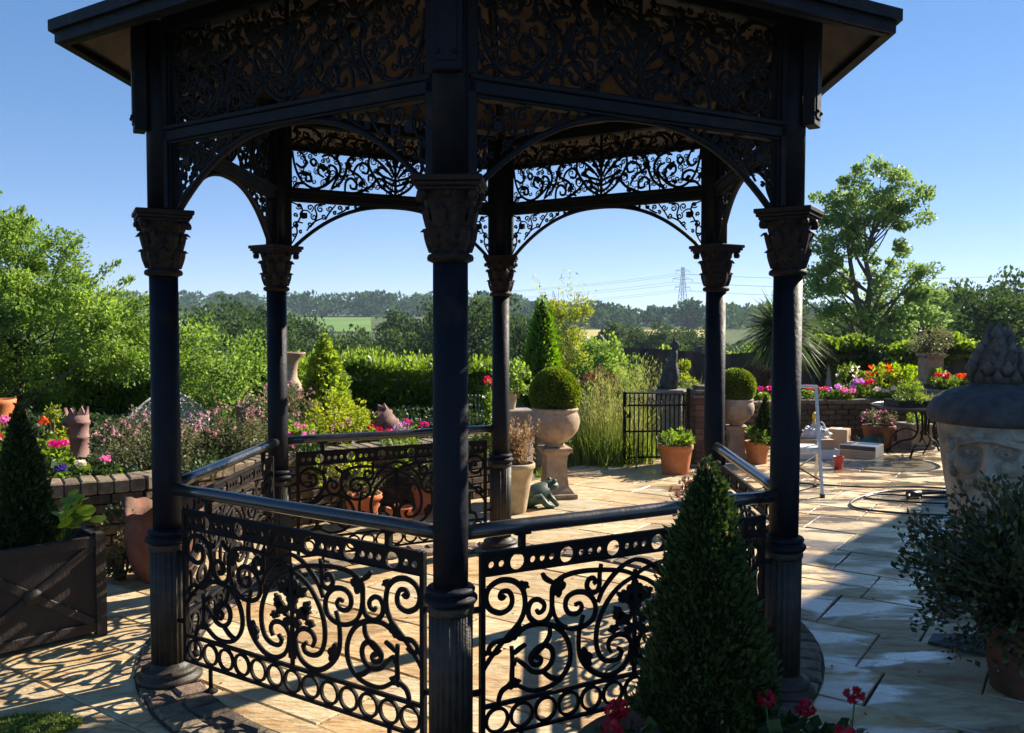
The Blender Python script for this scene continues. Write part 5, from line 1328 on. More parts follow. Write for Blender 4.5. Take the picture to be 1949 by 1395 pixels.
for s in (-1, 1):
    e = MB(); blob(e, (s * .05, .185, .235), (.024, .024, .024), 10, 7); e.build('eye', 'frog_green', t)
    l = MB(); l.tube([(s * .06, -.10, .06), (s * .15, -.02, .11), (s * .13, .06, .03), (s * .16, .12, .012)], [.05, .045, .03, .018], 8); l.build('hind_leg', 'frog_green', t)
    l = MB(); l.tube([(s * .07, .10, .12), (s * .10, .15, .06), (s * .09, .20, .012)], [.035, .026, .020], 8); l.build('front_leg', 'frog_green', t)
# blocks, pot and plants behind the back column
MB_ = MB().box(-.16, .16, -.16, .16, 0, .30, .012)
tag(MB_.build('stone_block', 'stone_grey', None, (U(985, 9.4), 9.4, .50), R(14)), 'square grey stone block under the small pot behind the back column', 'block')
p_ = pot('clay_pot', 'small pale clay pot on the grey block behind the back column', (U(970, 9.4), 9.4, .80), .095, .20, 'cream_clay', rim=.03, taper=.65)
bush('potted_plant', 'leafy green plant in the small pot behind the back column', (U(985, 9.4), 9.4, .98), (.26, .24, .17), 1100, .055, 'leaf_tree', clumps=22, clump_r=.09, cat='plant')
t = geranium('tall red flower spike left of the back column', (U(928, 9.8), 9.8, .5), .74, 2, 'petal_red', None, .06, hs=.05, cat='flower')
t = empty('iron_trellis', (U(912, 9.9), 9.9, .5), R(5), 'green wrought-iron trellis panel between the central and back columns', 'trellis')
for k in range(9): MB().tube([(-.17 + k * .0425, 0, 0), (-.17 + k * .0425, 0, .42)], .006, 6).build('bar', 'trellis_green', t)
for z in (.05, .40): MB().tube([(-.19, 0, z), (.19, 0, z)], .008, 6).build('rail', 'trellis_green', t)
t = chimney_pot('pale cut-down chimney pot right of the small potted plant', (U(1040, 10.2), 10.2, .02), .17, .72, 'stone_grey'); t.name = 'chimney_pot'
# terracotta pots in front of the wall, seen through the back railing
for (px, d, r, h, lab) in ((690, 7.35, .16, .26, 'terracotta pot behind the back railing, left of the pair'), (815, 7.75, .15, .25, 'terracotta pot behind the back railing, right of the pair')):
    pot('terracotta_pot', lab, (U(px, d), d, 0), r, h, 'terracotta', group='pots behind the back railing')
    bush('potted_plant', 'grey green plant in the ' + lab.replace('terracotta pot', 'pot'), (U(px, d), d, h - .05), (.17, .17, .13), 500, .04, 'leaf_olive', clumps=14, clump_r=.07, cat='plant')
t = pot('terracotta_pot', 'half-hidden terracotta pot lying low behind the back railing', (U(760, 7.2), 7.2, .0), .12, .18, 'terracotta', group='pots behind the back railing')

# tall ornamental grasses in front of the gate
def grass_clump(label, loc, n, h, w, mat='leaf_grass', bend=.35, spread=.35, plume=True):
    t = empty('ornamental_grass', loc, 0, label, 'grass'); lv = Leaves()
    P = rng.normal(0, w, (n, 3)); P[:, 2] = 0
    D = np.stack([rng.normal(0, spread, n), rng.normal(0, spread, n), np.ones(n)], 1)
    lv.blades(P, D, h * rng.uniform(.55, 1.05, n), .011, bend * rng.uniform(.4, 1.2, n), 4); lv.build('blades', mat, t)
    if plume:
        pl_ = Leaves(); m_ = n // 8
        P = rng.normal(0, w, (m_, 3)); P[:, 2] = 0; D = unit(np.stack([rng.normal(0, .18, m_), rng.normal(0, .18, m_), np.ones(m_)], 1)); L_ = h * rng.uniform(.9, 1.25, m_)
        pl_.blades(P, D, L_, .006, .08, 3)
        for q in range(7): pl_.add(P + D * (L_ * (.8 + .2 * q / 7))[:, None] + rng.normal(0, .012, (m_, 3)), .045, .22, dirs=D, spread=.4)
        pl_.build('seed_heads', 'leaf_grass', t)
    return t
for (px, d, h, w, n_, lab) in ((1135, 11.0, .95, .11, 900, 'tall tawny ornamental grass right of the nearer urn'), (1185, 11.4, 1.0, .11, 850, 'tall tawny ornamental grass just left of the iron gate'), (1150, 10.7, .72, .17, 1300, 'lower green ornamental grass at the lawn edge'), (1205, 10.9, .62, .12, 800, 'short green grass tuft at the gate hinge'), (1225, 12.4, 1.1, .12, 700, 'thin grass stems seen through the iron gate')):
    grass_clump(lab, (U(px, d), d, 0), n_, h, w, 'leaf_lawn' if 'green' in lab else 'leaf_grass')
bush('shrub', 'dark twiggy shrub behind the ornamental grasses', (U(1120, 12.6), 12.6, 0), (.55, .4, .52), 3200, .055, 'leaf_bronze', clumps=40, clump_r=.13)
bush('shrub', 'loose green shrub behind the nearer box ball', (U(1150, 13.5), 13.5, 0), (.75, .5, .75), 5200, .07, 'leaf_tree', clumps=50, clump_r=.17)
# clipped green conifer and golden bamboo behind it
topiary_cone('conifer', 'tall slim bright green clipped conifer behind the nearer urn', (U(1032, 13.6), 13.6, -.1), 2.32, .40, 13000, .05, 'leaf_conifer', 0, .55, .84)
t = empty('bamboo', (U(1078, 16.5), 16.5, -.3), 0, 'feathery golden bamboo-like tree behind the slim conifer', 'tree')
lv = Leaves(); C = clump_crown(lv, (0, 0, 1.6), (.55, .5, 1.15), 60, 120, .085, .17, .28, .3, -.15)
for k in range(16):
    e = np.array([rng.uniform(-.6, .6), rng.uniform(-.3, .3), rng.uniform(2.4, 3.05)]); m_ = 60; f = rng.uniform(.4, 1, (m_, 1)); lv.add(e * np.array([.6, .6, 1]) * f + e * np.array([.4, .4, 0]) * f ** 2 + rng.normal(0, .06, (m_, 3)), .085, .22, up=-.2, tint=np.full(m_, .8))
lv.build('crown', 'leaf_gold', t)
cs = MB()
for k in range(12): cs.tube([(random.uniform(-.1, .1), random.uniform(-.1, .1), 0), (random.uniform(-.2, .2), random.uniform(-.2, .2), 1.3), (random.uniform(-.55, .55), random.uniform(-.3, .3), 2.7)], [.014, .010, .003], 5)
tag(cs.build('cane', 'twig', t), kind='stuff')
# gate
g = empty('iron_gate', (1.38, 10.42, 0), R(6), 'black iron garden gate standing ajar beside the grasses', 'gate')
gw, gh = .80, .90
MB().box(-.018, .018, -.018, .018, .03, gh + .02, .004).build('stile', 'iron_black', g); MB().box(gw - .018, gw + .018, -.018, .018, .03, gh + .06, .004).build('stile', 'iron_black', g)
for z, m_ in ((.10, 'iron_black'), (.42, 'iron_black'), (gh - .16, 'iron_black'), (gh - .01, 'iron_rail')): MB().box(-.002 + .0205, gw - .0205, -.012, .012, z, z + .022, .003).build('rail', m_, g)
for k in range(13):
    x = .065 + k * .056; MB().tube([(x, 0, .124), (x, 0, gh - .012)], .0085, 6).build('bar', 'iron_black', g)
for k in range(6): MB().ribbon(spiral(.10 + k * .12, gh - .085, .045, .012, k, 1.3, 16), .011, .012).build('scroll', 'iron_black', g)
MB().box(.02, .075, -.022, .022, .60, .68, .004).build('lock', 'iron_black', g)
for k in range(3):
    MB().ribbon(spiral(.12 + k * .22, .052, .042, .010, .5 + k, 1.3, 14), .012, .012).build('foot_scroll', 'iron_black', g)
# brick pier right of the gate, block steps on it, statue
pr = empty('gate_pier', (2.42, 10.75, 0), R(8), 'red-brown brick gate pier with stepped stone cap', 'pier')
MB().box(-.16, .16, -.16, .16, 0, .83).build('core', 'mortar', pr)
bm = MB().box(-.103, .103, -.012, .02, -.034, .034, .005).mesh('brick', 'brick_red'); bm2 = MB().box(-.05, .05, -.012, .02, -.034, .034, .005).mesh('brick', 'brick_red')
for r in range(11):
    z = .04 + r * .075
    for k in range(4):
        a = k * math.pi / 2; q = (-.062, .112) if r % 2 else (-.112, .062)
        for i, (u, mm) in enumerate(((q[0], bm if r % 2 else bm2), (q[1], bm2 if r % 2 else bm))):
            link('brick', mm, pr, (u * math.cos(a) + .165 * math.sin(a), u * math.sin(a) - .165 * math.cos(a), z), a)
MB().box(-.21, .21, -.21, .21, .8305, .87, .008).box(-.17, .17, -.17, .17, .8705, .93, .008).box(-.11, .11, -.11, .11, .9305, .98, .008).build('cap', 'coping', pr)
t = empty('statue', (U(1277, 12.0), 12.0, 0), R(-20), 'slender black seated statue with upright neck behind the gate', 'statue')
MB().box(-.18, .18, -.18, .18, 0, .78, .01).box(-.22, .22, -.22, .22, .7805, .84, .01).build('plinth', 'stone_grey', t)
sb = MB(); sb.tube([(-.03, 0, .84), (-.045, 0, .95), (-.02, 0, 1.08), (.02, 0, 1.22), (.045, 0, 1.33), (.05, 0, 1.40)], [.105, .110, .092, .068, .048, .040], 14)
blob(sb, (.06, 0, 1.455), (.062, .05, .068)); sb.tube([(.05, -.04, .84), (.09, -.04, 1.0), (.06, -.03, 1.2)], [.035, .028, .03], 8); sb.tube([(.05, .04, .84), (.09, .04, 1.0), (.06, .03, 1.2)], [.035, .028, .03], 8)
sb.tube([(-.12, 0, .86), (-.19, .05, .86), (-.17, .14, .86)], [.03, .022, .014], 8)
sb.build('body', 'stone_dark', t)
for s in (-1, 1): MB().tube([(.05, s * .03, 1.50), (.045, s * .042, 1.56), (.045, s * .045, 1.585)], [.02, .013, .003], 6).build('ear', 'stone_dark', t)
bush('shrub', 'yellow green upright plant right of the black statue', (U(1305, 12.8), 12.8, 0), (.22, .2, .62), 1700, .05, 'leaf_gold', clumps=30, clump_r=.10)
grass_clump('spiky green grass behind the gate pier', (U(1325, 12.2), 12.2, .5), 500, .75, .10, 'leaf_sword', .4, .45, False)
bush('shrub', 'dark green shrub behind the fence left of the back right column', (U(1235, 17.0), 17.0, -.3), (1.3, .6, .75), 4200, .10, 'leaf_mid', clumps=50, clump_r=.25)
tag(MB().box(-.12, .12, -.10, .10, 0, .14, .01).build('stone_block', 'coping', None, (U(1335, 11.6), 11.6, .55), R(10)), 'small brown stone block beside the spiky grass', 'block')
# terracotta pots
pot('terracotta_pot', 'orange terracotta pot standing in front of the iron gate', (1.925, 9.98, 0), .20, .335, 'terracotta', rim=.055, taper=.78)
bush('potted_plant', 'low green plant in the pot in front of the gate', (1.925, 9.98, .30), (.19, .19, .09), 520, .055, 'leaf_hedge', clumps=16, clump_r=.08, cat='plant', up=.5)
pot('terracotta_pot', 'orange terracotta pot right of the farther urn pedestal', (U(1444, 10.7), 10.7, 0), .155, .28, 'terracotta', rim=.05, taper=.78)
topiary_cone('conifer', 'small dark cone conifer in the pot beside the farther urn', (U(1458, 10.7), 10.7, .24), .64, .15, 3600, .03, 'leaf_box', 0, .85, .84)
bush('potted_plant', 'low leaves spilling from the pot beside the farther urn', (U(1438, 10.7), 10.62, .26), (.15, .12, .09), 420, .045, 'leaf_hedge', clumps=12, clump_r=.06, cat='plant')
bush('shrub', 'purple-leaved little shrub between gazebo rail and pot', (U(1312, 7.0), 7.0, 0), (.13, .13, .24), 800, .035, 'leaf_bronze', clumps=22, clump_r=.06)

for (px, d, rx, rz, mat, lab) in ((1105, 16.9, .7, .62, 'leaf_tree', 'green shrub over the fence right of the golden bamboo'), (1180, 17.4, .7, .60, 'leaf_olive', 'olive shrub over the fence left of the black statue'), (1262, 17.2, .6, .62, 'leaf_tree', 'leafy shrub over the fence behind the black statue'), (1322, 17.6, .6, .66, 'leaf_mid', 'dark shrub over the fence beside the back right column'), (1412, 17.5, .8, .75, 'leaf_tree', 'green shrub over the fence behind the farther box ball')):
    bush('shrub', lab, (U(px, d), d, -.3), (rx, .5, rz + .1), 3000, .085, mat, clumps=40, clump_r=.2, group='shrubs behind the fence')

# ================================================================== right side
# cordyline palm behind the right column
t = empty('cordyline_palm', (U(1484, 14.3), 14.3, .5), 0, 'spiky cordyline palm behind the right front column', 'palm')
MB().tube([(0, 0, 0), (.03, 0, .6), (0, 0, 1.15)], [.09, .08, .075], 10).build('trunk', 'bark', t)
n_ = 900; d = unit(rng.normal(size=(n_, 3))); d[:, 2] = d[:, 2] * .9 + .18; d = unit(d)
lv = Leaves(); lv.blades(np.tile([0, 0, 1.2], (n_, 1)) + d * .05, d, rng.uniform(.5, .92, n_), .036, rng.uniform(.1, .55, n_), 5); lv.build('crown', 'leaf_sword', t)
# airy tree
t = empty('tree', (U(1648, 25), 25, -.25), 0, 'tall airy light-leaved tree rising behind the fence at right', 'tree')
lv = Leaves(); C = []
for (cx, cz, rx, rz, k) in ((.15, 5.95, 1.25, .85, 34), (-.85, 5.4, .95, .8, 24), (1.0, 5.35, .85, .6, 18), (-1.3, 3.4, .5, .6, 10), (.1, 4.6, 1.1, .8, 20), (-1.0, 4.1, .75, .7, 14), (-.4, 3.3, 1.35, .75, 22), (1.0, 3.4, .95, .7, 16), (1.75, 3.0, .65, .35, 8), (-1.35, 2.7, .7, .7, 12), (.5, 2.4, 1.5, .6, 22), (1.5, 5.9, .25, .25, 3), (1.55, 2.2, .7, .5, 10)):
    C.append(clump_crown(lv, (cx, 0, cz), (rx, rx * .8, rz), k, 105, .125, .30, .5, .3, .1, .75))
C = np.concatenate(C); lv.build('crown', 'leaf_airy', t)
tr = MB(); branches(tr, (0, 0, 0), (.0, 0, 4.9), C, .16, 44, .3); tr.tube([(0, 0, 1.7), (-.35, 0, 3.0), (-.6, 0, 4.4), (-.7, 0, 5.3)], [.10, .08, .05, .02], 7); tr.tube([(.0, 0, 1.2), (.45, 0, 2.2), (1.2, 0, 3.3)], [.08, .06, .02], 7)
tr.build('trunk', 'bark', t)
# ivy topping the fence
t = empty('ivy', (5.6, 15.9, 1.2), 0, 'bright green ivy spilling over the top of the fence', 'climber')
lv = Leaves(); X = rng.uniform(-.75, 4.2, 11000); amp = np.clip((X + .8) * 1.2, .15, 1)
top = (.28 + .10 * np.sin(X * 3.1) + .07 * np.sin(X * 7.7 + 1)) * amp
Z = np.where(rng.uniform(0, 1, 11000) < .7, top * rng.uniform(.3, 1, 11000), -.34 * rng.uniform(0, 1, 11000) ** 2 * (1 + np.sin(X * 4))); Y = rng.normal(-.02, .13, 11000)
lv.add(np.stack([X, Y, Z], 1), .075, .8, dirs=np.tile([0, -.5, .6], (11000, 1)), up=.3, tint=.55 + .3 * np.sin(X * 5)); lv.build('foliage', 'leaf_hedge', t)
vs_ = MB()
for k in range(7): x = -.5 + k * .7; vs_.tube([(x, -.03, -1.0), (x + .1, -.04, -.4), (x + .25, -.05, .15)], [.015, .012, .006], 5)
tag(vs_.build('stem', 'bark', t), kind='stuff')
bush('ivy', 'dark ivy hanging on the fence behind the orange flowers', (U(1665, 15.6), 15.6, .55), (.55, .14, .42), 2600, .07, 'leaf_box', clumps=40, clump_r=.12, cat='climber')
# flowering bed above the right wall
bed_list = ((1425, 12.7, .26, 3, 'petal_red', 'red geranium just right of the farther box ball'), (1452, 12.75, .27, 3, 'petal_magenta', 'magenta geranium between the farther box ball and the right column'),
    (1540, 13.0, .28, 2, 'petal_red', 'red geranium left of the folding chair back'), (1572, 13.05, .28, 3, 'petal_red', 'red geranium behind the folding chair post'), (1592, 12.98, .27, 4, 'petal_mauve', 'mauve geranium right of the folding chair post'), (1612, 12.95, .22, 4, 'petal_pink', 'pale pink geranium right of the mauve one'),
    (1636, 13.15, .33, 5, 'petal_mauve', 'tall mauve geranium in the middle of the right bed'), (1655, 13.25, .33, 4, 'petal_red', 'tall red geranium right of the tall mauve one'), (1672, 13.05, .25, 3, 'petal_white', 'white geranium right of the tall red one'), (1692, 13.0, .24, 3, 'petal_white', 'white geranium left of the tray plant'),
    (1716, 13.2, .30, 3, 'petal_red', 'red geranium half behind the tray plant'))
for (px, d, h, k, pet, lab) in bed_list: geranium(lab, (U(px, d), d, .55), h, max(2, k - 1), pet, 'geraniums in the right bed', .12, hs=.048)
bush('shrub', 'orange and yellow leaved shrub in the right bed', (U(1680, 14.2), 14.2, .55), (.36, .3, .27), 1500, .06, 'leaf_gold', clumps=26, clump_r=.11, flower='petal_orange', nfl=5, fsize=.05)
bush('shrub', 'bright yellow green shrub left of the square stone planter', (U(1725, 14.3), 14.3, .55), (.26, .25, .30), 1300, .06, 'leaf_lime', clumps=24, clump_r=.10)
bush('shrub', 'small yellow-flowered dark shrub at the fence behind the folding chair', (U(1622, 14.6), 14.6, .55), (.30, .25, .24), 1300, .055, 'leaf_hedge', clumps=24, clump_r=.09, flower='petal_white', nfl=8, fsize=.05)
bush('shrub', 'bronze leaved shrub right of the farther box ball', (U(1445, 13.6), 13.6, .55), (.35, .3, .26), 1500, .055, 'leaf_bronze', clumps=26, clump_r=.11)
t = empty('obelisk', (U(1578, 13.6), 13.6, .55), 0, 'slim pale stone obelisk standing in front of the fence', 'obelisk')
MB().box(-.075, .075, -.075, .075, 0, .05, .006).build('foot', 'stone_grey', t)
mb = MB(); mb.add([(-.055, -.055, .0505), (.055, -.055, .0505), (.055, .055, .0505), (-.055, .055, .0505), (-.008, -.008, .56), (.008, -.008, .56), (.008, .008, .56), (-.008, .008, .56)], [(0, 1, 5, 4), (1, 2, 6, 5), (2, 3, 7, 6), (3, 0, 4, 7), (4, 5, 6, 7)]); mb.build('shaft', 'stone_grey', t)
# square planter on stone block
t = empty('stone_planter', (U(1772, 13.8), 13.8, .55), R(6), 'square pale stone planter raised on a brown block by the fence', 'planter')
MB().box(-.26, .26, -.2, .2, 0, .26, .015).build('block', 'coping', t); MB().box(-.18, .18, -.18, .18, .2605, .31, .01).box(-.135, .135, -.135, .135, .3105, .70, .012).box(-.165, .165, -.165, .165, .7005, .75, .01).build('body', 'stone', t)
bush('potted_plant', 'soft grey green plant in the square stone planter', (U(1772, 13.8), 13.8, 1.28), (.36, .3, .20), 1700, .045, 'leaf_olive', clumps=30, clump_r=.11, cat='plant')
tag(MB().box(-.5, .5, -.15, .15, 0, .20, .015).build('stone_trough', 'stone_grey', None, (U(1815, 12.95), 13.35, .55), R(-4)), 'long grey stone trough right of the tray plant', 'trough')
bush('potted_plant', 'low green plants spilling from the long stone trough', (U(1805, 13.35), 13.35, .74), (.42, .14, .10), 1200, .045, 'leaf_hedge', clumps=24, clump_r=.08, cat='plant')
geranium('red flowers in the left half of the long stone trough', (U(1798, 13.3), 13.3, .74), .24, 4, 'petal_red', None, .12, hs=.05)
geranium('orange flowers at the right end of the long stone trough', (U(1838, 13.3), 13.3, .74), .25, 3, 'petal_orange', None, .09, hs=.05)
bush('shrub', 'pale lime plant left of the long stone trough', (U(1785, 13.6), 13.6, .75), (.16, .14, .16), 500, .05, 'leaf_lime', clumps=14, clump_r=.07)
# wrought table with tray
t = empty('garden_table', (5.52, 11.35, 0), R(15), 'round black metal mesh garden table with curved legs', 'table')
tt = MB(); m_ = 40
for (r0, r1, z0, z1) in ((.655, .69, .655, .680),):
    tt.lathe([(r0, z0), (r1, z0), (r1, z1), (r0, z1), (r0, z0)], m_, caps=False)
tt.build('rim', 'iron_rail', t)
ms_ = MB(); k = -.64
while k < .65:
    l = math.sqrt(max(.655 ** 2 - k * k, 0)); ms_.box(-l, l, k - .006, k + .006, .664, .670); ms_.box(k - .006, k + .006, -l, l, .671, .676); k += .032
tag(ms_.build('mesh_top', 'iron_rail', t), kind='stuff')
for k in range(4):
    a = k * math.pi / 2 + .5; P = [(.14, .655), (.12, .50), (.10, .34), (.16, .22), (.34, .16), (.50, .02)]
    MB().tube(spline([(p[0] * math.cos(a), p[0] * math.sin(a), p[1]) for p in P], 5), .014, 8).build('leg', 'iron_black', t)
    MB().tube(spline([(.10 * math.cos(a), .10 * math.sin(a), .30), (.24 * math.cos(a + .3), .24 * math.sin(a + .3), .36), (.40 * math.cos(a + .5), .40 * math.sin(a + .5), .26), (.44 * math.cos(a + .3), .44 * math.sin(a + .3), .08)], 5), .010, 7).build('brace', 'iron_black', t)
MB().tube([(0, 0, .28), (0, 0, .655)], .022, 10).build('post', 'iron_black', t)
tr_ = empty('seed_tray', (U(1740, 11.3), 11.3, .682), R(4), 'black plastic tray standing on the garden table', 'tray')
MB().box(-.30, .30, -.20, .20, 0, .012, .003).build('base', 'plastic_black', tr_)
for (a, b, c, d) in ((-.30, .30, -.20, -.185), (-.30, .30, .185, .20), (-.30, -.285, -.184, .184), (.285, .30, -.184, .184)): MB().box(a, b, c, d, .0125, .075, .002).build('side', 'plastic_black', tr_)
bush('potted_plant', 'tufty green plants filling the tray on the table', (U(1735, 11.3), 11.3, .70), (.24, .15, .13), 1500, .045, 'leaf_hedge', clumps=26, clump_r=.08, cat='plant', up=.6, aspect=.3)
grass_clump('yellowish grass at the right end of the tray on the table', (U(1768, 11.3), 11.3, .71), 160, .2, .04, 'leaf_grass', .3, .4, False)
# pots under the table
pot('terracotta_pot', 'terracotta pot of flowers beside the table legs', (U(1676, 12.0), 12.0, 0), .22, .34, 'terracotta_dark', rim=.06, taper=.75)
bush('potted_plant', 'mixed small flowers in the pot beside the table legs', (U(1676, 12.0), 12.0, .32), (.22, .2, .11), 700, .04, 'leaf_olive', clumps=18, clump_r=.08, cat='plant', flower='petal_pink', nfl=10, fsize=.03)
tag(MB().box(-.19, .19, -.19, .19, 0, .05, .008).box(-.165, .165, -.165, .165, .0505, .32, .012).box(-.19, .19, -.19, .19, .3205, .36, .008).build('stone_pot', 'stone_grey', None, (U(1745, 12.1), 12.1, 0), R(10)), 'square brown stone pot under the garden table', 'pot')
bush('potted_plant', 'small leafy plant in the square pot under the table', (U(1745, 12.1), 12.1, .34), (.14, .14, .08), 380, .04, 'leaf_hedge', clumps=12, clump_r=.06, cat='plant')
# boxes and packaging
def carton(label, loc, rz, sx, sy, sz, mat='cardboard', flaps=True):
    t = empty('cardboard_box', loc, rz, label, 'box')
    MB().box(-sx / 2, sx / 2, -sy / 2, sy / 2, 0, sz, .004).build('body', mat, t)
    if flaps:
        MB().box(-sx / 2 + .002, sx / 2 - .002, -sy / 2 + .002, -.002, sz + .0005, sz + .004).build('flap', mat, t); MB().box(-sx / 2 + .002, sx / 2 - .002, .002, sy / 2 - .002, sz + .0005, sz + .004).build('flap', mat, t)
        MB().box(-.025, .025, -sy / 2 - .001, sy / 2 + .001, sz + .0045, sz + .0055).build('tape', 'paper_white', t)
    return t
carton('tan cardboard box standing behind the folding chair', (U(1600, 11.7), 11.7, 0), R(-32), .26, .26, .32)
carton('flat brown carton behind the right column', (U(1553, 11.2), 11.2, .13), R(4), .40, .34, .12)
carton('white flat box under the brown carton', (U(1556, 11.2), 11.2, 0), R(-3), .50, .40, .128, 'paper_white', False)
t = empty('packaging_box', (U(1644, 11.35), 11.35, 0), R(-38), 'white packaging box with blue and dark panels lying on the paving', 'box')
MB().box(-.23, .23, -.19, .19, 0, .16, .006).build('body', 'paper_white', t)
MB().box(-.225, .225, -.1935, -.191, .095, .150).build('label', 'paper_dark', t); MB().box(-.225, .225, -.1935, -.191, .012, .088).build('label', 'cardboard', t)
MB().box(-.05, .21, -.02, .17, .1615, .1635).build('label', 'paper_blue', t); MB().box(-.22, -.10, -.17, .10, .1615, .1635).build('label', 'stone_grey', t)
t = empty('plastic_bag', (U(1556, 11.25), 11.25, .256), 0, 'crumpled clear plastic bag lying on the brown carton', 'bag')
bg_ = MB(); g_ = np.random.default_rng(5); n1, n2 = 22, 12; vs = []; fs = []
for i in range(n2 + 1):
    th = math.pi * i / n2 * .5 + .02 if i < n2 else math.pi / 2
    th = math.pi * .5 * i / n2
    for k in range(n1):
        ph = 2 * math.pi * k / n1; q = 1 + g_.normal(0, .07); vs.append((.19 * q * math.sin(th + .02) * math.cos(ph), .13 * q * math.sin(th + .02) * math.sin(ph), max(.17 * q * math.cos(th), .0)))
for i in range(n2):
    for k in range(n1): fs.append((i * n1 + k, (i + 1) * n1 + k, (i + 1) * n1 + (k + 1) % n1, i * n1 + (k + 1) % n1))
bg_.add(vs, fs); bg_.build('body', 'plastic_bag', t); MB().tube(spline([(.02, 0, .15), (.05, .02, .20), (.10, .02, .19), (.12, 0, .13)], 4), .008, 6).build('handle', 'plastic_bag', t)
t = empty('spray_bottle', (U(1552, 11.9), 11.9, .0), 0, 'yellow bottle standing behind the plastic bag', 'bottle')
MB().lathe([(.045, 0), (.05, .02), (.05, .30), (.035, .36), (.02, .39), (.02, .44)], 16).build('body', 'plastic_yellow', t); MB().lathe([(.026, .44), (.028, .50), (.01, .53)], 12).build('cap', 'plastic_yellow', t)
t = empty('plastic_cup', (U(1600, 10.3), 10.3, 0), 0, 'red plastic cup standing on the paving behind the folding chair', 'cup')
MB().lathe([(.045, 0), (.048, .005), (.06, .14), (.064, .15), (.058, .15), (.044, .01)], 18).build('body', 'plastic_red', t)
# fish-shaped stone ornament by the pot
t = empty('stone_ornament', (U(1662, 11.75), 11.75, 0), R(10), 'small dark rounded stone ornament in front of the flower pot', 'ornament')
ob = MB(); blob(ob, (0, 0, .11), (.16, .11, .11)); blob(ob, (.14, 0, .17), (.07, .06, .06)); ob.tube([(-.13, 0, .1), (-.2, 0, .17), (-.24, 0, .22)], [.05, .03, .01], 8); ob.build('body', 'frog_green', t)
# aluminium folding chair
t = empty('folding_chair', (2.95, 8.72, 0), R(-12), 'silver aluminium folding chair frame standing behind the right column', 'chair')
def bar(a, b, w=.024, d=.05, nm='rail', mat='aluminium'):
    a, b = Vector(a), Vector(b); M = Matrix.Translation(a) @ (b - a).to_track_quat('Z', 'Y').to_matrix().to_4x4()
    mb = MB(); mb.box(-w / 2, w / 2, -d / 2, d / 2, 0, (b - a).length, .003, M); return mb.build(nm, mat, t)
for s in (-1, 1):
    bar((s * .21, -.16, 0), (s * .165, .10, 1.10), .026, .034, nm='back_post'); bar((s * .215, .42, 0), (s * .205, .13, .60), .024, .03, nm='rear_leg')
    MB().tube(spline([(s * .190, .0, .64), (s * .198, .05, .66), (s * .205, .13, .60)], 5), .013, 8).build('hinge', 'aluminium', t)
    bar((s * .19, -.07, .455), (s * .205, .22, .455), .022, .04, nm='seat_rail')
    MB().box(s * .21 - .022, s * .21 + .022, -.19, -.13, 0, .035, .003).build('foot', 'plastic_black', t); MB().box(s * .215 - .02, s * .215 + .02, .39, .45, 0, .035, .003).build('foot', 'plastic_black', t)
MB().box(-.20, .20, -.085, -.06, .425, .485, .004).build('seat_edge', 'aluminium', t); MB().box(-.185, .185, -.059, .22, .478, .490, .004).build('seat', 'paper_white', t)
MB().box(-.18, .18, .08, .115, 1.085, 1.115, .004).build('top_rail', 'aluminium', t)
MB().tube([(-.20, -.11, .16), (.20, .28, .36)], .008, 6).build('brace', 'iron_black', t); MB().tube([(.205, -.12, .16), (-.205, .29, .36)], .008, 6).build('brace', 'iron_black', t)
# black cable in loops on the paving
cb = MB(); P = [(3.0, 9.3), (3.7, 9.0), (4.35, 9.05), (4.75, 8.75), (4.3, 8.5), (3.75, 8.6), (3.55, 8.4), (4.2, 8.15), (4.7, 8.35), (4.5, 8.75), (3.9, 8.8), (3.35, 8.3), (3.25, 7.95), (3.6, 7.7), (4.1, 7.6), (4.3, 7.2), (3.6, 6.9), (3.25, 6.7), (3.15, 6.3), (3.5, 6.0)]
cb.tube(spline([(x, y, .013 + .006 * (i % 2)) for i, (x, y) in enumerate(P)], 9), .0105, 7)
tag(cb.build('cable', 'plastic_black'), 'black hose looped loosely across the sunlit paving', 'hose')
t = empty('hose_gun', (4.3, 8.55, .0), R(12), 'long black hose lance lying across the cable loops', 'lance')
MB().tube([(-.35, 0, .045), (.55, 0, .05)], .016, 8).build('tube', 'plastic_black', t); MB().tube([(-.35, 0, .045), (-.20, 0, .045)], .03, 10).build('grip', 'plastic_black', t); MB().tube([(-.33, 0, .045), (-.42, -.10, .03)], .018, 8).build('handle', 'plastic_black', t)

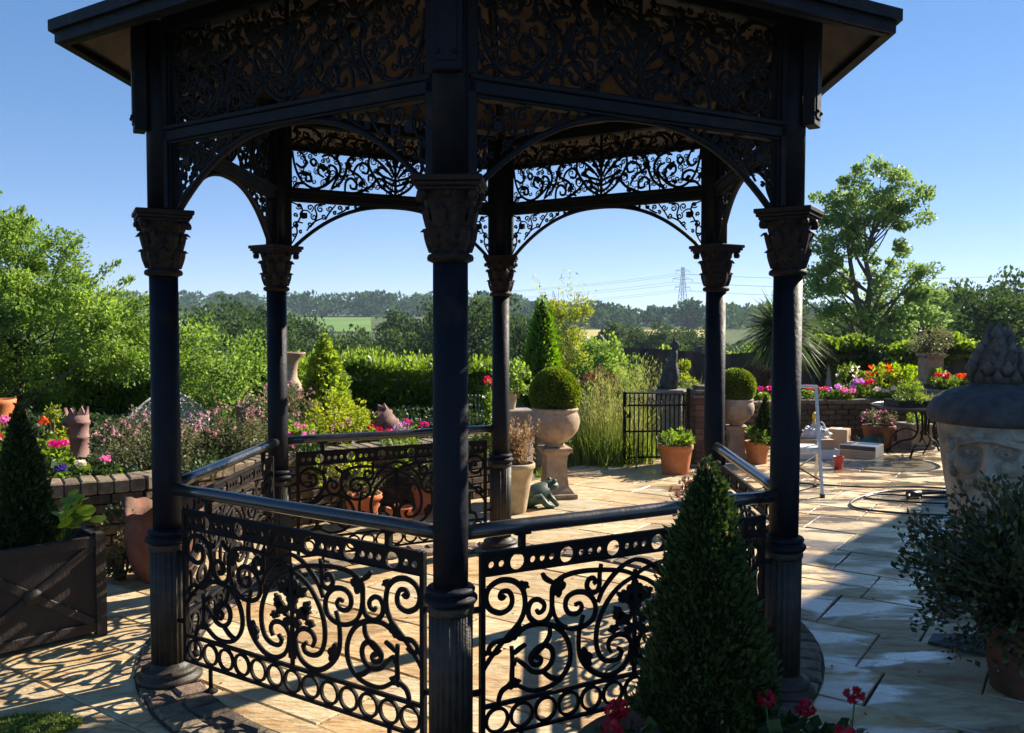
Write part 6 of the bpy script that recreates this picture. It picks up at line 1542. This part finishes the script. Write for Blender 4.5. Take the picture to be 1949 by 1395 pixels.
# great lidded stone urn carved with a face
FU = empty('face_urn', (3.16, 5.55, 0), 0, 'huge lidded stone urn carved with a weathered face at the right edge', 'urn')
fa0 = math.atan2(-5.55, -3.12) - R(7)          # face direction (towards the viewer, a little left)
def gs(x, s): return math.exp(-(x / s) ** 2)
def dome(x, y, rx, ry): return math.sqrt(max(0.0, 1 - (x / rx) ** 2 - (y / ry) ** 2))
def relief(u, v):
    au = abs(u); d = .022 * min(1, max(0, (1.15 - math.hypot(u / .24, (v + .02) / .30)) * 5))      # the mask itself
    d += .040 * gs(v - (.128 + .022 * math.cos(au * 16)), .017) * min(1, max(0, (.20 - au) * 14))     # brow ridge
    d -= .060 * dome(au - .100, v - .070, .076, .046)      # eye sockets
    e = dome(au - .100, v - .066, .044, .029); d += .056 * e      # eyeballs
    q = math.hypot((au - .100) / .044, (v - .066) / .029); d += .016 * gs(q - 1.12, .16) * (1 if v > .050 else .6)      # lids
    d -= .030 * dome(au - .096, v - .064, .013, .013)      # drilled pupils
    if -.085 < v < .125:
        f = (.125 - v) / .21; w = .020 + .030 * f; d += (.030 + .062 * f) * max(0.0, 1 - (au / w) ** 1.5)      # nose
    d += .034 * dome(au - .036, v + .066, .024, .022)      # nostril wings
    d += .030 * dome(au - .135, v + .020, .070, .060)      # cheeks
    m = -.108 - .9 * au * au * 4 + .05 * math.sin(au * 20) * .3; d += (.048 + .010 * math.sin(au * 120 + v * 60)) * gs(v - m, .024) * min(1, max(0, (.20 - au) * 12))      # moustache
    d -= .028 * gs(v + .158, .010) * gs(u, .07); d += .026 * gs(v + .182, .016) * gs(u, .055)      # mouth
    d += (.035 + .014 * math.sin(u * 110)) * gs(v + .27, .07) * gs(u, .16)      # beard
    d += .035 * dome(au - .235, v - .10 + .0, .045, .045) + .032 * dome(au - .245, v - .01, .042, .042) + .030 * dome(au - .235, v + .075, .040, .040) + .03 * dome(au - .06, v - .185, .045, .035) + .03 * dome(au - .16, v - .18, .045, .035)      # curls
    return d
nz_ = 150; vs = []; fs = []
angs = [fa0 + q for q in np.linspace(-1.15, 1.15, 190)] + [fa0 + q for q in np.linspace(1.2, 2 * math.pi - 1.2, 56)]; nb = len(angs)
for j in range(nz_ + 1):
    z = .42 + .68 * j / nz_
    f = (z - .42) / .68; r = .235 + .118 * f ** .75
    for a in angs:
        da = (a - fa0 + math.pi) % (2 * math.pi) - math.pi
        dr = relief(da * .34, z - .86) * min(1, max(0, (1.15 - abs(da)) * 4)) * min(1, (1.10 - z) * 12) if abs(da) < 1.15 else 0.0
        vs.append(((r + dr) * math.cos(a), (r + dr) * math.sin(a), z))
for j in range(nz_):
    for k in range(nb): fs.append((j * nb + k, j * nb + (k + 1) % nb, (j + 1) * nb + (k + 1) % nb, (j + 1) * nb + k))
MB().add(vs, fs, True).build('carved_body', 'stone_face', FU)
MB().lathe([(.34, 0), (.34, .10), (.28, .13), (.22, .20), (.21, .32), (.25, .38), (.26, .425)], 40).build('foot', 'stone_face', FU)
ld = MB(); nl = 72; prof = [(.35, 1.085), (.385, 1.09), (.405, 1.11), (.41, 1.14), (.40, 1.19), (.37, 1.24), (.32, 1.28), (.26, 1.305), (.20, 1.32), (.17, 1.325), (.17, 1.345), (.15, 1.35)]
vs = []; fs = []
for i, (r, z) in enumerate(prof):
    for k in range(nl):
        a = 2 * math.pi * k / nl; q = 1 + (.012 * abs(math.sin(a * 12)) if 1 < i < 8 else 0); vs.append((r * q * math.cos(a), r * q * math.sin(a), z))
for i in range(len(prof) - 1):
    for k in range(nl): fs.append((i * nl + k, i * nl + (k + 1) % nl, (i + 1) * nl + (k + 1) % nl, (i + 1) * nl + k))
ld.add(vs, fs, True); lid = ld.build('lid', 'stone_dark', FU)
fn = MB(); fn.lathe([(.14, 1.345), (.15, 1.37), (.145, 1.40), (.145, 1.45), (.118, 1.53), (.072, 1.62), (.030, 1.69), (.004, 1.745)], 24)
for row, (z, r, m_) in enumerate(((1.385, .140, 9), (1.445, .142, 9), (1.505, .122, 8), (1.560, .098, 7), (1.615, .068, 6), (1.665, .034, 4))):
    for k in range(m_):
        a = 2 * math.pi * (k + .5 * (row % 2)) / m_; c = Vector((r * math.cos(a), r * math.sin(a), z)); n_ = Vector((math.cos(a), math.sin(a), .35))
        fn.tube([c - Vector((0, 0, .035)) + n_ * -.01, c + n_ * .018, c + Vector((0, 0, .045)) + n_ * .022], [.026, .034, .006], 7)
fn.build('finial', 'stone_finial', lid)

# foreground shrub in terracotta pot
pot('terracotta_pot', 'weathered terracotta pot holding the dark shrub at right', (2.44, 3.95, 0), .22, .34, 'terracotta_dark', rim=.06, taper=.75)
t = empty('jade_shrub', (2.42, 3.95, .32), 0, 'dark fleshy-leaved shrub sprawling in the right foreground', 'shrub')
lv = Leaves(); tw = MB()
for k in range(260):
    d = Vector((random.gauss(0, 1), random.gauss(0, 1), random.gauss(.45, .8))).normalized(); L_ = random.uniform(.28, .60)
    e = Vector((d.x * L_, d.y * L_, .16 + d.z * L_ * .85 + .05)); m1 = e * .5 + Vector((0, 0, .07))
    tw.tube([(d.x * .03, d.y * .03, -.02), tuple(m1), tuple(e)], [.009, .006, .003], 5)
    m_ = 46; c = np.array(e); f = rng.uniform(0, 1, (m_, 1)) ** .7; P = np.array(m1) + (c - np.array(m1)) * (f * 1.05) + rng.normal(0, .028, (m_, 3))
    lv.add(P, .034, .62, dirs=np.tile(np.array(d), (m_, 1)), up=.35, spread=.9, tint=np.full(m_, random.uniform(.15, .8)))
lv.build('foliage', 'leaf_jade', t); tag(tw.build('stem', 'bark', t), kind='stuff')
tag(MB().add([(0, 0, .006), (.34, -.16, .006), (.30, .05, .05), (.05, .10, .02), (0, 0, .020), (.34, -.16, .020), (.30, .05, .064), (.05, .10, .034)], [(3, 2, 1, 0), (4, 5, 6, 7), (0, 1, 5, 4), (1, 2, 6, 5), (2, 3, 7, 6), (3, 0, 4, 7)]).build('slate', 'slate', None, (2.24, 4.52, 0), R(-12)), 'dark slate offcut lying on the wet paving beside the shrub', 'slate')
tag(MB().box(-.06, .06, -.06, .06, 0, .08, .006).build('stone_block', 'stone_grey', None, (2.66, 5.1, 0), R(30)), 'small grey block on the paving behind the dark shrub', 'block')

# foreground cone in a wide pot with geraniums
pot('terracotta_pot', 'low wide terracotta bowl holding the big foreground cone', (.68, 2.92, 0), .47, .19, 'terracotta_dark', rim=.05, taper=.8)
topiary_cone('cone_topiary', 'tall dark clipped cone in the right foreground before the railing', (.675, 2.92, .33), .93, .215, 30000, .019, 'leaf_box', 0, .64, .84)
for (px, py, d, k, lab) in ((1150, 1345, 2.62, 3, 'red geranium left of the foreground cone'), (1215, 1345, 2.66, 2, 'red geranium tight against the left side of the foreground cone'), (1505, 1345, 2.72, 2, 'red geranium tight against the right side of the foreground cone'), (1545, 1335, 2.80, 2, 'red geranium under the right front column'), (1640, 1350, 2.78, 2, 'red geranium farthest right of the foreground cone'), (1590, 1385, 2.62, 2, 'low red geranium at the bottom edge right of the cone')):
    geranium(lab, (.68 + (U(px, d) - .68) * .95, d, .13), Zp(py, d) - .13, max(1, k - 1), 'petal_deep', 'geraniums around the foreground cone', .10, 'leaf_box', .034)

# ================================================================== haze over the valley
hz = MB().box(-4600, 4600, -300, 4600, -14, 95)
ho = hz.build('haze', 'plastic_bag')
m, N, L = new_mat('haze_air'); o_ = N.new('ShaderNodeOutputMaterial'); pv = N.new('ShaderNodeVolumePrincipled')
pv.inputs['Color'].default_value = (0.60, 0.76, 1.0, 1); pv.inputs['Density'].default_value = 0.00019; pv.inputs['Anisotropy'].default_value = 0.2
L.new(pv.outputs[0], o_.inputs['Volume']); ho.data.materials.clear(); ho.data.materials.append(m)
tag(ho, 'thin bluish haze over the valley', 'haze', kind='stuff')
